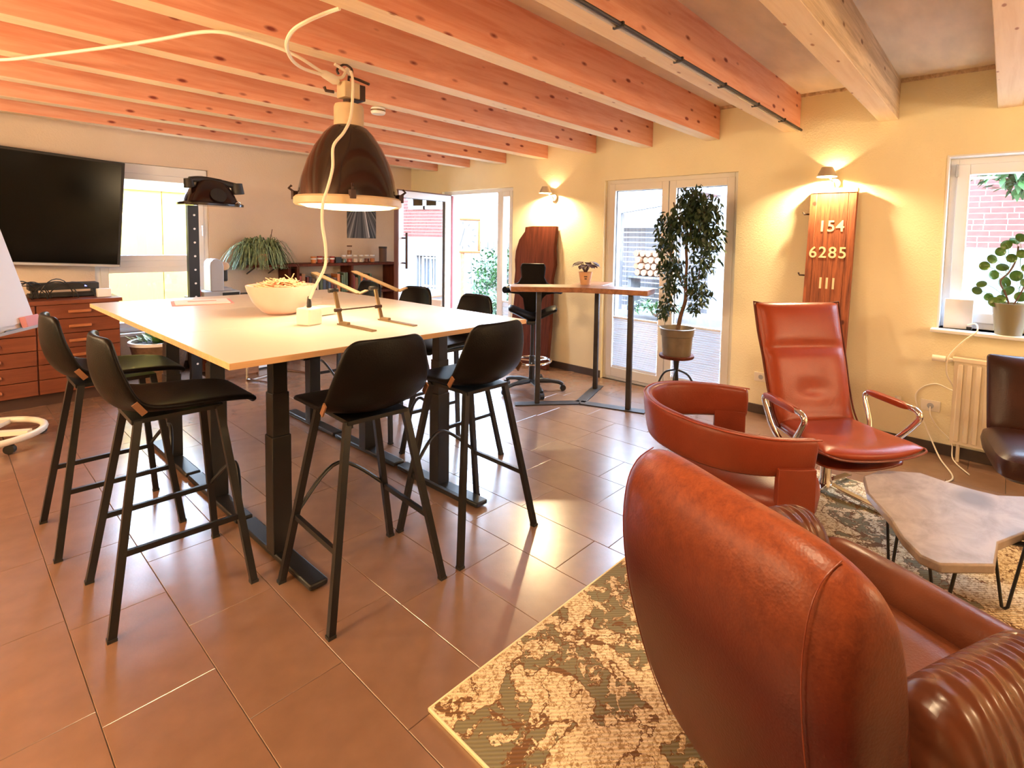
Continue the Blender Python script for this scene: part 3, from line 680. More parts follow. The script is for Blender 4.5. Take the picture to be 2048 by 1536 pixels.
pp = empty('paper_stack', (.22, 6.26, .90), .05, 'stack of papers with pink edges on the cabinet beside the flip chart', 'papers')
one('sheets', M['pink'], lambda m: m.box(-.16, .12, -.06, .12, 0, .035), parent=pp)
one('top_sheet', M['paper'], lambda m: m.box(.06, .2, -.06, .1, .0, .022), parent=pp)
rt = tag(one('white_box', M['white'], lambda m: m.box(-.05, .05, -.03, .03, 0, .075), bevel=.004), 'small white box at the right end of the cabinet top', 'box'); rt.location = (.995, 6.34, .90)
# flip chart
fc = empty('flip_chart', (.14, 5.33, 0), math.radians(57), 'white flip chart on a round tubular wheeled base at the left edge', 'flip chart')
one('base_ring', M['whitew'], lambda m: (m.tube([(.34*math.cos(a), .34*math.sin(a), .085) for a in [2*PI*k/40 for k in range(41)]], .022, 10), m.bar((-.3, 0, .085), (.3, 0, .085), .05, .03), m.bar((0, -.3, .09), (0, .3, .09), .05, .03)), parent=fc, smooth=True)
for k in range(5):
    a = 2*PI*k/5+.4
    one('caster', M['blackrough'], lambda m: m.tube([(.33*math.cos(a)-.014, .33*math.sin(a), .032), (.33*math.cos(a)+.014, .33*math.sin(a), .032)], .031, 14), parent=fc, smooth=True)
one('pole', M['whitew'], lambda m: m.tube([(0, 0, .1), (0, 0, .75), (-.06, -.10, 1.15)], .02, 10), parent=fc, smooth=True)
bd = one('board', M['white'], lambda m: m.box(-.41, .289, 0, .015, 0, 1.05), parent=fc, bevel=.003)
bd.location = (0, -.206, .79); bd.rotation_euler = (-math.radians(15), 0, 0)
one('paper_pad', M['paper'], lambda m: m.box(-.39, .28, -.012, -.001, .045, 1.04), parent=bd)
one('pen_tray', M['silver'], lambda m: (m.box(-.41, .289, -.06, 0, -.012, -.004), m.box(-.41, .289, -.062, -.056, -.012, .008)), parent=bd)
spg = one('sponge', M['pink'], lambda m: m.box(.12, .27, -.05, -.014, -.003, .085), parent=bd, bevel=.004, label='pink sponge on the pen tray')
one('marker_pen', M['blackrough'], lambda m: m.tube([(-.1, -.045, .006), (.06, -.045, .006)], .009, 8), parent=bd)
# planter below the window
pw = empty('planter_box', (1.42, 6.42, 0), 0, 'brown planter with a white rim and green plants under the window', 'planter')
one('pot', M['bark'], lambda m: m.lathe([(0, 0), (.16, 0), (.24, .40), (.22, .40), (.2, .36), (0, .36)], 20), parent=pw, smooth=True)
one('rim', M['white'], lambda m: m.lathe([(.225, .40), (.25, .40), (.25, .43), (.225, .43)], 24, closed=True), parent=pw, smooth=True)
one('soil', M['soil'], lambda m: m.lathe([(.22, .395), (0, .41)], 20), parent=pw)
rnd = random.Random(12); lm = MB()
for k in range(60):
    a = rnd.uniform(0, 2*PI); r = rnd.uniform(0, .18); lm.leaf((r*math.cos(a), r*math.sin(a), .41), (math.cos(a)*.6, math.sin(a)*.6, rnd.uniform(.3, 1.2)), (0, 0, 1), rnd.uniform(.06, .14), .045, n=3)
lm.build('foliage', M['leafg'], pw, kind='stuff')
for k, (dx, dz, an) in enumerate(((-.17, .56, 1.9), (.02, .52, 1.3), (.10, .55, .25), (.2, .5, .1))):
    one('large_leaf', M['leafg'], lambda m: (m.leaf((dx*.5, 0, dz-.06), (math.cos(an), -.1, math.sin(an)), (0, -1, .4), .24, .07, .12, n=5), m.tube([(0, 0, .4), (dx*.5, 0, dz-.05)], .005, 5)), parent=pw)
# perforated post carrying an old black telephone
po = empty('perforated_post', (1.62, 6.02, 0), .1, 'black perforated steel post standing behind the desks', 'post')
def post(m):
    m.box(-.045, .045, -.003, .003, 0, 1.765); m.box(-.045, -.039, 0, .045, 0, 1.765)
one('angle_section', M['black'], post, parent=po)
for k in range(12): one('hole', M['paper'], lambda m: m.tube([(.008, -.0045, .22+k*.132), (.008, -.003, .22+k*.132)], .010, 10), parent=po)
one('foot_plate', M['black'], lambda m: m.box(-.14, .14, -.14, .14, 0, .012), parent=po)
ph = empty('rotary_telephone', (1.775, 6.0, 1.767), .12, 'old black rotary telephone resting on top of the perforated post', 'telephone')
def body(m):
    rows = []
    for z, sx_, sy_ in ((.0, .27, .16), (.022, .272, .162), (.03, .26, .155), (.035, .225, .14), (.09, .205, .125), (.15, .175, .105), (.22, .13, .08), (.265, .09, .055), (.275, .02, .02)):
        rows.append([(-.01+sx_*(abs(math.cos(a))**.55)*(1 if math.cos(a) > 0 else -1), sy_*(abs(math.sin(a))**.55)*(1 if math.sin(a) > 0 else -1), z) for a in [2*PI*(k+.5)/28 for k in range(28)]])
    m.grid(rows, closed_u=True, cap=True)
one('body', M['copper'], body, parent=ph, smooth=True)
one('handset', M['blackrough'], lambda m: (m.tube(spline([(-.20, -.03, .235), (-.1, -.03, .25), (.05, -.04, .235), (.20, -.05, .21)], 4), [.03]*12+[.03], 10), m.tube([(-.215, -.03, .245), (-.205, -.035, .16)], [.035, .046], 12), m.tube([(.205, -.05, .235), (.215, -.055, .13)], [.05, .058], 14)), parent=ph, smooth=True)
for a_, b_ in ((-.13, -.10), (.06, .09)): one('cradle', M['rust'], lambda m: m.box(a_, b_, -.06, .02, .19, .225), parent=ph, bevel=.004)
one('dial', M['blackrough'], lambda m: m.lathe([(0, .0), (.07, 0), (.07, .012), (0, .014)], 24, M=Matrix.Translation((.0, -.132, .10)) @ Matrix.Rotation(math.radians(65), 4, 'X')), parent=ph, smooth=True)
one('finger_stop', M['chrome'], lambda m: m.tube([(.15, -.13, .03), (.17, -.15, .05), (.19, -.14, .04)], .008, 8), parent=ph, smooth=True)
one('wire', M['cableb'], lambda m: m.tube(spline([(-.23, 0, .19), (-.18, 0, .245), (-.05, 0, .25), (.0, 0, .24)], 4), .004, 6), parent=ph, smooth=True)
# sideboard with coffee machine
sd = empty('sideboard', (2.15, 6.58, 0), 0, 'low sideboard with dark top behind the desks carrying the coffee machine', 'sideboard')
one('body', M['cabdark'], lambda m: m.box(-.38, .50, -.17, .3, .04, .78), parent=sd)
one('top', M['blackrough'], lambda m: m.box(-.4, .52, -.19, .3, .78, .81), parent=sd, bevel=.003)
for s in (-.17, .28): one('door', M['darkred'], lambda m: m.box(s-.2, s+.215, -.185, -.17, .06, .76), parent=sd, bevel=.002)
cd = empty('capsule_drawer', (1.99, 6.52, .81), 0, 'grey metal capsule drawer under the coffee machine', 'drawer box')
one('case', M['silver'], lambda m: m.box(-.19, .15, -.13, .18, .0, .075), parent=cd, bevel=.004)
one('tray', M['black'], lambda m: m.box(-.02, .14, -.138, -.128, .012, .06), parent=cd, bevel=.003)
cf = empty('coffee_machine', (1.955, 6.52, .886), 0, 'silver capsule coffee machine on the grey capsule drawer', 'coffee machine')
def cm(m):
    poly = [(-.09, 0), (.035, 0), (.035, .27), (.02, .32), (-.02, .345), (-.06, .34), (-.085, .31), (-.09, .27)]
    m.prism(poly, -.10, .12, M=Matrix.Rotation(PI/2, 4, 'X'))
one('housing', M['silver'], cm, parent=cf, bevel=.008)
one('brew_head', M['blackrough'], lambda m: m.box(.02, .085, -.08, .08, .1, .26), parent=cf, bevel=.012)
one('lever', M['chrome'], lambda m: m.tube([(.055, -.085, .265), (.055, .085, .265)], .045, 16), parent=cf, smooth=True)
one('spout', M['chrome'], lambda m: m.box(.03, .10, -.03, .03, .085, .10), parent=cf, bevel=.003)
one('cup_tray', M['silver'], lambda m: m.box(.03, .12, -.09, .09, 0, .03), parent=cf, bevel=.004)
bt = empty('white_bottle', (1.765, 6.48, .81), 0, 'white bottle with a red label left of the coffee machine', 'bottle')
one('bottle_body', M['white'], lambda m: m.lathe([(0, 0), (.033, 0), (.033, .13), (.014, .17), (.014, .20), (0, .20)], 16), parent=bt, smooth=True)
one('bottle_label', M['pink'], lambda m: m.lathe([(.0345, .03), (.0345, .09)], 16), parent=bt, smooth=True)
# wall shelves
ps = empty('plant_shelf', (2.52, 6.78, 1.115), 0, 'short dark wooden wall shelf under the spider plant', 'shelf')
one('shelf_board', M['darkred'], lambda m: m.box(-.22, .22, -.14, .165, 0, .028), parent=ps, bevel=.003)
for s in (-.12, .12): one('bracket', M['black'], lambda m: m.bar((s, .165, -.09), (s, -.08, -.002), .012), parent=ps)
spp = empty('spider_plant', (2.47, 6.76, 1.143), 0, 'bushy striped spider plant in a pale pot on the short wall shelf', 'plant')
one('pot', M['potc'], lambda m: m.lathe([(0, 0), (.08, 0), (.11, .13), (.10, .13), (.095, .11), (0, .11)], 20), parent=spp, smooth=True)
rnd = random.Random(5); bl_ = MB()
for k in range(620):
    a = rnd.uniform(0, 2*PI); e = rnd.uniform(.5, 1.5); L = rnd.uniform(.38, .72); dr = rnd.uniform(2.2, 3.8)
    pts = []; p = Vector((rnd.uniform(-.15, .15), rnd.uniform(-.04, .04), .13)); v = Vector((math.cos(a)*math.cos(e)*.98, math.sin(a)*math.cos(e)*.5, math.sin(e)*1.15))
    n = 6
    for i in range(n+1): pts.append(p.copy()); p = p+v*(L/n); v.z -= dr/n*1.3; 
    w_ = rnd.uniform(.010, .017)
    pts = [Vector((q.x, min(q.y, .155), max(q.z, .0 if abs(q.x) < .2 and q.y > -.14 else -.05))) for q in pts]
    prev = None
    for i, q in enumerate(pts):
        ww = w_*(1-(i/n)**2)+.001; sdv = Vector((-math.sin(a), math.cos(a), 0)); c = (bl_.bm.verts.new(q-sdv*ww/2), bl_.bm.verts.new(q+sdv*ww/2))
        if prev: bl_.bm.faces.new((prev[0], prev[1], c[1], c[0]))
        prev = c
bl_.build('blades', M['leafs'], spp, kind='stuff')
one('dry_stalk', M['leafr'], lambda m: m.tube(spline([(.12, 0, .12), (.13, 0, .3), (.15, 0, .42)], 3), .004, 5), parent=spp)
bk = empty('wall_bookshelf', (3.45, 6.77, 0), 0, 'long dark wooden shelf unit with books and jars in the back corner', 'bookshelf')
one('top_board', M['darkred'], lambda m: m.box(-.72, .78, -.15, .165, 1.115, 1.148), parent=bk, bevel=.003)
for z in (.735, .38): one('shelf_board', M['darkred'], lambda m: m.box(-.70, .76, -.14, .165, z, z+.028), parent=bk, bevel=.003)
one('plinth', M['darkred'], lambda m: m.box(-.70, .76, -.14, .165, 0, .06), parent=bk)
for x in (-.70, -.60, .10, .735): one('upright', M['darkred'], lambda m: m.box(x, x+.03, -.13, .16, .06, 1.115), parent=bk)
cols = [(.12, .02, .02), (.03, .03, .04), (.5, .42, .34), (.10, .05, .03), (.35, .06, .04), (.05, .07, .12), (.6, .55, .5), (.25, .12, .05), (.08, .12, .07), (.55, .20, .06)]
cmats = [mat('book_cover_%s' % n, c+(1,), .6) for n, c in zip('abcdefghij', cols)]
cn = ['dark red', 'black', 'beige', 'dark brown', 'red', 'navy blue', 'pale grey', 'brown', 'dark green', 'orange']
rnd = random.Random(21); x = -.56; bi = 0
def book(x, z, wd, h, ci, lean, label, grp):
    t = empty('book', (3.45+x+wd/2, 6.75, z), 0, label, 'book', grp)
    one('cover', cmats[ci], lambda m: m.box(-wd/2, wd/2, -.085, .085, 0, h), parent=t, bevel=.002)
    one('pages', M['paper'], lambda m: m.box(-wd/2+.003, wd/2-.003, -.08, .087, h-.003, h+.0005), parent=t)
    t.rotation_euler = (0, lean, 0)
ordn = ['first', 'second', 'third', 'fourth', 'fifth', 'sixth', 'seventh', 'eighth', 'ninth', 'tenth', 'eleventh', 'twelfth', '13th', '14th', '15th', '16th', '17th', '18th', '19th', '20th', '21st', '22nd', '23rd', '24th']
for k in range(24):
    wd = rnd.uniform(.022, .045); h = rnd.uniform(.17, .26); ci = rnd.randrange(10)
    if x < .10 < x+wd+.01: x = .135
    if x+wd > .72: break
    book(x, .764, wd, h, ci, 0, '%s book on the middle shelf in the corner, %s from the left' % (cn[ci], ordn[k]), 'books on the middle shelf'); x += wd+rnd.choice([.003, .004, .02])
for i, (x, ci, r, h) in enumerate(((-.36, 9, .035, .085), (-.28, 4, .035, .09), (-.20, 9, .033, .085), (-.12, 4, .034, .085))):
    t = empty('cup', (3.45+x, 6.72, 1.149), 0, '%s orange-red cup on the top shelf, %s from the left' % (('plain', 'second', 'third', 'fourth')[i], ordn[i]), 'cup', 'orange cups on the top shelf')
    t['label'] = 'orange-red cup on the shelf top in the corner, %s from the left' % ordn[i]
    one('cup_body', cmats[ci], lambda m: m.lathe([(0, 0), (r*.8, 0), (r, h), (r*.9, h), (r*.72, .008), (0, .008)], 16), parent=t, smooth=True)
    one('band', M['paper'], lambda m: m.lathe([(r*.93, h*.55), (r*.96, h*.75)], 16), parent=t, smooth=True)
t = one('black_box', M['blackrough'], lambda m: m.box(-.04, .04, -.04, .04, 0, .075), bevel=.003); t.location = (3.40, 6.72, 1.149); tag(t, 'small black box among the jars on the shelf top', 'box')
jl = ['green-filled', 'red-filled', 'clear', 'grey-filled', 'dark red-filled', 'orange-filled']
jc = [8, 4, 6, 6, 0, 9]
for i in range(6):
    x = 3.485+i*.083
    t = empty('glass_jar', (x, 6.72, 1.149), 0, '%s glass jar on the shelf top in the corner, %s jar from the left' % (jl[i], ordn[i]), 'jar', 'glass jars on the shelf top')
    one('jar_content', cmats[jc[i]], lambda m: m.lathe([(0, .004), (.030, .004), (.030, .052), (0, .052)], 14), parent=t, smooth=True)
    one('jar_glass', M['glass'], lambda m: m.lathe([(0, 0), (.034, 0), (.034, .075), (.028, .085)], 14), parent=t, smooth=True)
    one('lid', M['paper'], lambda m: m.lathe([(.03, .083), (.03, .10), (0, .10)], 14), parent=t, smooth=True)
t = empty('stacked_jar', (3.568, 6.72, 1.252), 0, 'taller glass jar with brown lid stacked on the second jar', 'jar')
one('jar_glass', M['glass'], lambda m: m.lathe([(0, 0), (.032, 0), (.032, .10), (.026, .11)], 14), parent=t, smooth=True)
one('jar_content', cmats[7], lambda m: m.lathe([(0, .003), (.028, .003), (.028, .06), (0, .06)], 14), parent=t)
one('lid', M['bark'], lambda m: m.lathe([(.032, .108), (.032, .125), (0, .125)], 14), parent=t)
t = empty('dark_bottle_box', (4.06, 6.72, 1.149), 0, 'dark tall jar with black lid at the right end of the shelf top', 'jar')
one('jar_body', cmats[3], lambda m: m.lathe([(0, 0), (.05, 0), (.052, .19), (0, .19)], 16), parent=t, smooth=True)
one('lid', M['blackrough'], lambda m: m.lathe([(.056, .19), (.056, .215), (0, .215)], 16), parent=t)
t.name = 'tall_jar'
# poster
po_ = empty('poster', (3.87, 6.945, 1.475), 0, 'black and white road photograph poster on the back wall', 'poster')
pm, pnt, pp_ = base_mat('poster_print'); N = pnt.nodes.new; L = pnt.links.new
tc_ = N('ShaderNodeTexCoord'); sp_ = N('ShaderNodeSeparateXYZ'); L(tc_.outputs['Object'], sp_.inputs[0])
# radiating streaks from a vanishing point near the top
vx = N('ShaderNodeMath'); vx.operation = 'SUBTRACT'; L(sp_.outputs['X'], vx.inputs[0]); vx.inputs[1].default_value = -.02
vz = N('ShaderNodeMath'); vz.operation = 'SUBTRACT'; vz.inputs[0].default_value = .62; L(sp_.outputs['Z'], vz.inputs[1])
dv = N('ShaderNodeMath'); dv.operation = 'DIVIDE'; L(vx.outputs[0], dv.inputs[0]); L(vz.outputs[0], dv.inputs[1])
cmb = N('ShaderNodeCombineXYZ'); L(dv.outputs[0], cmb.inputs[0])
nz = N('ShaderNodeTexNoise'); nz.inputs['Scale'].default_value = 9; nz.inputs['Detail'].default_value = 3; L(cmb.outputs[0], nz.inputs[0])
rp = N('ShaderNodeValToRGB'); rp.color_ramp.elements[0].position = .45; rp.color_ramp.elements[1].position = .72
rp.color_ramp.elements[0].color = (.05, .06, .075, 1); rp.color_ramp.elements[1].color = (.5, .5, .52, 1); L(nz.outputs[0], rp.inputs[0]); L(rp.outputs[0], pp_.inputs['Base Color'])
one('sheet', pm, lambda m: m.box(-.215, .215, -.004, .004, 0, .56), parent=po_)
one('centre_line', M['paper'], lambda m: m.bar((.11, -.0055, .01), (.02, -.0055, .5), .016, .002, up=(0, 1, 0)), parent=po_)
# things standing on the floor beyond the desks
cr_ = empty('cardboard_crate', (2.03, 6.2, 0), .1, 'light wooden crate standing on the floor behind the desks', 'crate')
for z in (.02, .12, .22):
    one('slat', M['sleeper'], lambda m: m.box(-.16, .16, -.12, -.108, z, z+.08), parent=cr_); one('slat', M['sleeper'], lambda m: m.box(-.16, .16, .108, .12, z, z+.08), parent=cr_)
for s in (-1, 1): one('end_board', M['sleeper'], lambda m: m.box(s*.16-.006, s*.16+.006, -.12, .12, 0, .30), parent=cr_)
one('crate_floor', M['sleeper'], lambda m: m.box(-.15, .15, -.105, .105, 0, .02), parent=cr_)
cr_.name = 'wooden_crate'
lp = empty('leaning_picture', (2.36, 6.30, 0), .1, 'black framed picture leaning on the floor behind the desks', 'picture')
one('picture_frame', M['black'], lambda m: ring(m, -.13, .13, 0, .26, .018, .018, .018, -.01, .01, 'x'), parent=lp)
one('picture_sheet', M['paper'], lambda m: m.box(-.115, .115, -.003, .003, .015, .245), parent=lp)
lp.rotation_euler = (-.14, 0, .1)
ch = empty('side_chair', (2.32, 5.75, 0), math.radians(20), 'dark chair with a chromed sled base behind the desks', 'chair')
for s in (-.23, .23):
    one('sled_frame', M['chrome'], lambda m: m.tube(spline([(s, .22, .46), (s, .24, .04), (s, .2, .012), (s, -.2, .012), (s, -.24, .04), (s*.9, -.2, .44)], 4), .011, 8), parent=ch, smooth=True)
one('cross_tube', M['chrome'], lambda m: m.tube([(-.23, .2, .012), (.23, .2, .012)], .011, 8), parent=ch)
one('seat', M['darkl'], lambda m: m.box(-.23, .23, -.22, .22, .45, .50), parent=ch, bevel=.02)
one('backrest', M['darkl'], lambda m: m.box(-.22, .22, .19, .225, .52, .86), parent=ch, bevel=.015)
# ================================================================== RIGHT WALL AREA
sl = empty('wood_slab', (4.50, 4.27, 0), 0, 'tall dark redwood slab with one wavy natural edge leaning on the wall', 'wood slab')
poly = [(-.29, 0), (-.30, .5), (-.285, .85), (-.27, 1.05), (-.30, 1.22), (-.275, 1.42), (-.28, 1.665), (.10, 1.665), (.21, 1.655), (.215, 1.60), (.30, 1.50), (.345, 1.36), (.35, 1.25), (.33, 1.12), (.335, .98), (.31, .85), (.33, .5), (.34, .25), (.31, 0)]
sb_ = one('board', M['darkred'], lambda m: m.prism(poly, -.025, .025, M=Matrix(((0, 0, 1, 0), (1, 0, 0, 0), (0, 1, 0, 0), (0, 0, 0, 1)))), parent=sl, bevel=.005)
sl.rotation_euler = (0, math.radians(4.6), 0); sl.location = (4.505, 4.27, .004)
# numbered plank
ang = math.radians(6.0)
pk = empty('numbered_plank', (4.43, 1.072, .005), 0, 'tall weathered red plank with painted white numbers 154 6285 leaning on the wall', 'plank')
for i, (a, b) in enumerate(((-.168, -.112), (-.110, .118), (.120, .170))):
    one('plank_board', M['plank'], lambda m: m.box(-.022, .022, a, b, 0, 1.955), parent=pk, bevel=.003)
one('top_strip', M['paint'], lambda m: m.box(-.026, .026, -.172, .174, 1.925, 1.962), parent=pk, bevel=.003)
for z in (1.76, 1.26): one('hook', M['rust'], lambda m: (m.tube([(0, .165, z), (0, .215, z), (0, .225, z+.02)], .007, 6)), parent=pk)
def text(body, parent, loc, size, name='painted_number', spacing=1.0, mat_=None, rot=None, ext=.001):
    cu = bpy.data.curves.new('t', 'FONT'); cu.body = body; cu.size = size; cu.extrude = ext; cu.align_x = 'CENTER'; cu.align_y = 'CENTER'; cu.space_character = spacing; cu.offset = size*.012
    to = bpy.data.objects.new('t', cu); COL.objects.link(to)
    dg = bpy.context.evaluated_depsgraph_get(); me = bpy.data.meshes.new_from_object(to.evaluated_get(dg)); bpy.data.objects.remove(to)
    me.materials.clear(); me.materials.append(mat_ or M['paint'])
    o = bpy.data.objects.new(name, me); COL.objects.link(o); o.parent = parent; o.location = loc
    o.rotation_euler = rot or (PI/2, 0, -PI/2); return o
text('154', pk, (-.0235, .0, 1.655), .125, spacing=1.05)
text('6285', pk, (-.0235, .012, 1.445), .125, spacing=1.15)
text('III', pk, (-.0235, -.0, 1.20), .125, spacing=1.25)
pk.rotation_euler = (0, ang*.95, 0)
# radiator
ra = empty('radiator', (XR-.10, -.32, 0), 0, 'cream ribbed panel radiator under the window', 'radiator')
one('panel', M['radiator'], lambda m: m.box(-.015, .035, -.55, .55, .13, .73), parent=ra)
for k in range(22): one('rib', M['radiator'], lambda m: m.box(-.032, -.012, -.545+k*.0497, -.515+k*.0497, .15, .70), parent=ra, bevel=.006)
one('top_grille', M['radiator'], lambda m: m.box(-.035, .06, -.56, .56, .715, .745), parent=ra, bevel=.004)
one('thermostat', M['whitew'], lambda m: (m.tube([(-.01, .56, .72), (-.01, .61, .72)], .012, 10), m.tube([(-.01, .60, .72), (-.01, .68, .72)], .022, 14)), parent=ra, smooth=True)
for s in (-.5, .5): one('wall_bracket', M['radiator'], lambda m: m.box(.03, .1, s-.02, s+.02, .3, .6), parent=ra)
one('pipe', M['radiator'], lambda m: m.tube([(.02, .50, .14), (.02, .50, .0)], .011, 8), parent=ra)
def socket(y, z, label):
    t = empty('wall_socket', (XR, y, z), 0, label, 'socket')
    one('cover_plate', M['whitew'], lambda m: m.box(-.012, 0, -.06, .06, -.04, .04), parent=t, bevel=.003)
    one('socket_well', M['silver'], lambda m: m.tube([(-.013, 0, 0), (-.0125, 0, 0)], .021, 18), parent=t)
socket(1.60, .33, 'cream double wall socket left of the cognac armchair'); socket(.36, .345, 'cream wall socket with plugged cable beside the radiator')
va = empty('wall_valve', (XR, .56, .33), 0, 'small brass and white pipe valve on the wall behind the armchair', 'valve')
one('valve_body', M['whitew'], lambda m: (m.tube([(-.0, 0, 0), (-.05, 0, 0)], .018, 10), m.tube([(-.035, -.07, -.01), (-.035, .06, .01)], .012, 8), m.tube([(-.035, 0, 0), (-.035, 0, .05)], .02, 10)), parent=va, smooth=True)
# things on the sill of window_2
dv_ = empty('white_router', (4.72, .235, .925), math.radians(-78), 'white square tablet-like device leaning at the left end of the window sill', 'router')
one('panel', M['paper'], lambda m: m.box(-.085, .085, -.006, .006, 0, .215), parent=dv_, bevel=.004)
one('foot', M['blackrough'], lambda m: m.box(.05, .08, -.02, .03, 0, .02), parent=dv_)
dv_.rotation_euler = (math.radians(0), 0, math.radians(-78))
sp = empty('pilea_plant', (4.66, -.045, .925), 0, 'round-leaved green plant in a grey-green pot on the window sill', 'plant')
one('pot', M['potg'], lambda m: m.lathe([(0, 0), (.072, 0), (.098, .20), (.102, .215), (.092, .215), (.088, .19), (0, .19)], 28), parent=sp, smooth=True)
one('soil', M['soil'], lambda m: m.lathe([(.09, .19), (0, .198)], 20), parent=sp)
one('stem', M['bark'], lambda m: (m.tube(spline([(0, .0, .19), (0, .03, .28), (0, .06, .36), (0, .02, .42), (0, -.01, .50), (0, -.02, .60)], 5), .006, 7), m.tube(spline([(0, -.01, .19), (0, -.06, .32), (0, -.09, .50)], 4), .005, 6)), parent=sp, smooth=True)
rnd = random.Random(4)
lv = [(.16, .34), (.10, .40), (.055, .46), (.04, .35), (.15, .46), (.12, .25), (.09, .22), (.07, .56), (.045, .61), (.0, .64), (-.03, .66), (.01, .52), (.11, .51), (-.04, .55), (-.07, .46), (-.02, .40), (-.06, .36), (.02, .30), (-.08, .60), (-.11, .52), (-.12, .41), (-.09, .30), (.05, .24), (-.05, .26), (.18, .29), (-.14, .34)]
for (y, z) in lv:
    r = rnd.uniform(.028, .042); x = rnd.uniform(-.06, .05); Mx = Matrix.Translation((x, y, z)) @ Matrix.Rotation(rnd.uniform(-.5, .5), 4, 'Z') @ Matrix.Rotation(rnd.uniform(.7, 1.9), 4, 'Y') @ Matrix.Rotation(rnd.uniform(-.4, .4), 4, 'X')
    def lf_(m):
        m.lathe([(0, .006), (r*.5, .003), (r*.85, -.001), (r, -.006)], 14, M=Mx)
        sy = .02 if y > 0 else -.03
        m.tube(spline([(0, sy*1.2, max(.22, z-.09)), (x*.5, y*.6+sy*.3, z-.02), (x, y, z)], 3), .0018, 4)
    one('leaf', M['leafg'], lf_, parent=sp, smooth=True)
# cables from sill to socket
def cable(name, pts, r, mt, label):
    return tag(one(name, mt, lambda m: m.tube(spline(pts, 7), r, 7), smooth=True), label, 'cable')
cable('sill_cable', [(4.70, .18, .96), (4.64, .13, .98), (4.565, .12, .935), (4.56, .19, .86), (4.55, .265, .74), (4.565, .27, .62), (4.60, .225, .50), (4.63, .33, .52), (4.64, .42, .47), (4.64, .45, .38), (4.63, .38, .2), (4.60, .33, .1), (4.50, .27, .02), (4.2, .18, .008), (4.02, .3, .008), (4.0, .5, .008)], .005, M['cable'], 'white cable looping from the window sill down past the wall socket')
cable('plug_cable', [(4.655, .36, .34), (4.62, .35, .28), (4.63, .30, .2), (4.62, .22, .12), (4.55, .2, .02), (4.35, .1, .008)], .004, M['cable'], 'thin pale cable hanging from the wall socket beside the radiator')
cable('floor_cable', [(.02, 1.55, .006), (.12, 1.65, .006), (.2, 1.52, .006), (.3, 1.45, .006)], .006, M['cableb'], 'black cable on the floor at the bottom left corner')
# ================================================================== THINGS ON THE DESKS
ZT = 1.0302
bw_ = empty('white_bowl', (1.325, 3.30, ZT), 0, 'large white bowl full of thin wooden sticks on the desks', 'bowl')
one('bowl', M['bowl'], lambda m: m.lathe([(0, 0), (.075, 0), (.105, .02), (.15, .075), (.178, .14), (.186, .172), (.180, .172), (.17, .135), (.14, .075), (.10, .03), (0, .018)], 40), parent=bw_, smooth=True)
rnd = random.Random(9)
def sticks(m):
    for k in range(170):
        a = rnd.uniform(0, 2*PI); r = rnd.uniform(0, .15); z = .145+rnd.uniform(0, .035)+(.02 if r < .08 else 0)
        d = Vector((rnd.uniform(-1, 1), rnd.uniform(-.5, .5), rnd.uniform(-.1, .32))).normalized(); L = rnd.uniform(.07, .11)
        c = Vector((r*math.cos(a)*.8, r*math.sin(a)*.8, z)); m.bar(c-d*L/2, c+d*L/2, .0065, .004)
o = one('wooden_sticks', M['stick'], sticks); o.location = (1.325, 3.30, ZT); tag(o, 'heap of thin wooden stir sticks filling the white bowl', 'sticks', kind='stuff')
cu = empty('power_cube', (1.262, 2.80, ZT), math.radians(20), 'white cube power socket with a black socket well on the desks', 'power cube')
one('cube_body', M['whitew'], lambda m: m.box(-.045, .045, -.045, .045, 0, .09), parent=cu, bevel=.008)
one('socket_well', M['rust'], lambda m: m.tube([(-.02, -.0462, .045), (-.02, -.044, .045)], .0, 4) or m.lathe([(.0, 0), (.021, 0), (.021, .004), (0, .004)], 20, M=Matrix.Translation((0, -.0465, .045)) @ Matrix.Rotation(PI/2, 4, 'X')), parent=cu)
one('socket_well', M['rust'], lambda m: m.lathe([(.0, 0), (.021, 0), (.021, .004), (0, .004)], 20, M=Matrix.Translation((.0465, 0, .045)) @ Matrix.Rotation(-PI/2, 4, 'Y')), parent=cu)
tag(one('plug', M['blackrough'], lambda m: m.tube([(0, 0, 0), (0, 0, .03), (0.003, .01, .055)], [.012, .011, .006], 10), smooth=True), 'black plug on top of the white power cube', 'plug').location = (1.262, 2.80, ZT+.092)
for i, (x, y, s, h, lab) in enumerate(((1.47, 3.10, .045, .10, 'clear square glass container beside the bowl'), (1.56, 3.62, .035, .075, 'white cup behind the bowl of sticks'))):
    t = empty('glass_container' if i == 0 else 'cup', (x, y, ZT), .3, lab, 'glass' if i == 0 else 'cup')
    if i == 0: one('glass_body', M['glass'], lambda m: [m.box(a-.003, a+.003, -.06, .06, 0, h) for a in (-.06, .06)] + [m.box(-.06, .06, a-.003, a+.003, 0, h) for a in (-.06, .06)] + [m.box(-.06, .06, -.06, .06, 0, .006)], parent=t); one('content', M['paint'], lambda m: m.box(-.055, .055, -.055, .055, .007, .05), parent=t)
    else: one('cup_body', M['whitew'], lambda m: m.lathe([(0, 0), (.028, 0), (.038, h), (.034, h), (.025, .006), (0, .006)], 20), parent=t, smooth=True); one('cup_handle', M['whitew'], lambda m: m.tube(spline([(.034, 0, .06), (.055, 0, .05), (.055, 0, .03), (.03, 0, .02)], 3), .004, 6), parent=t, smooth=True)
pf = empty('paper_folder', (1.16, 4.16, ZT), math.radians(-12), 'papers in an open pink folder at the far end of the desks', 'papers')
one('folder', M['pink'], lambda m: m.box(-.17, .17, -.15, .15, 0, .004), parent=pf)
one('sheets', M['paper'], lambda m: m.box(-.15, .15, -.14, .14, .0042, .009), parent=pf)
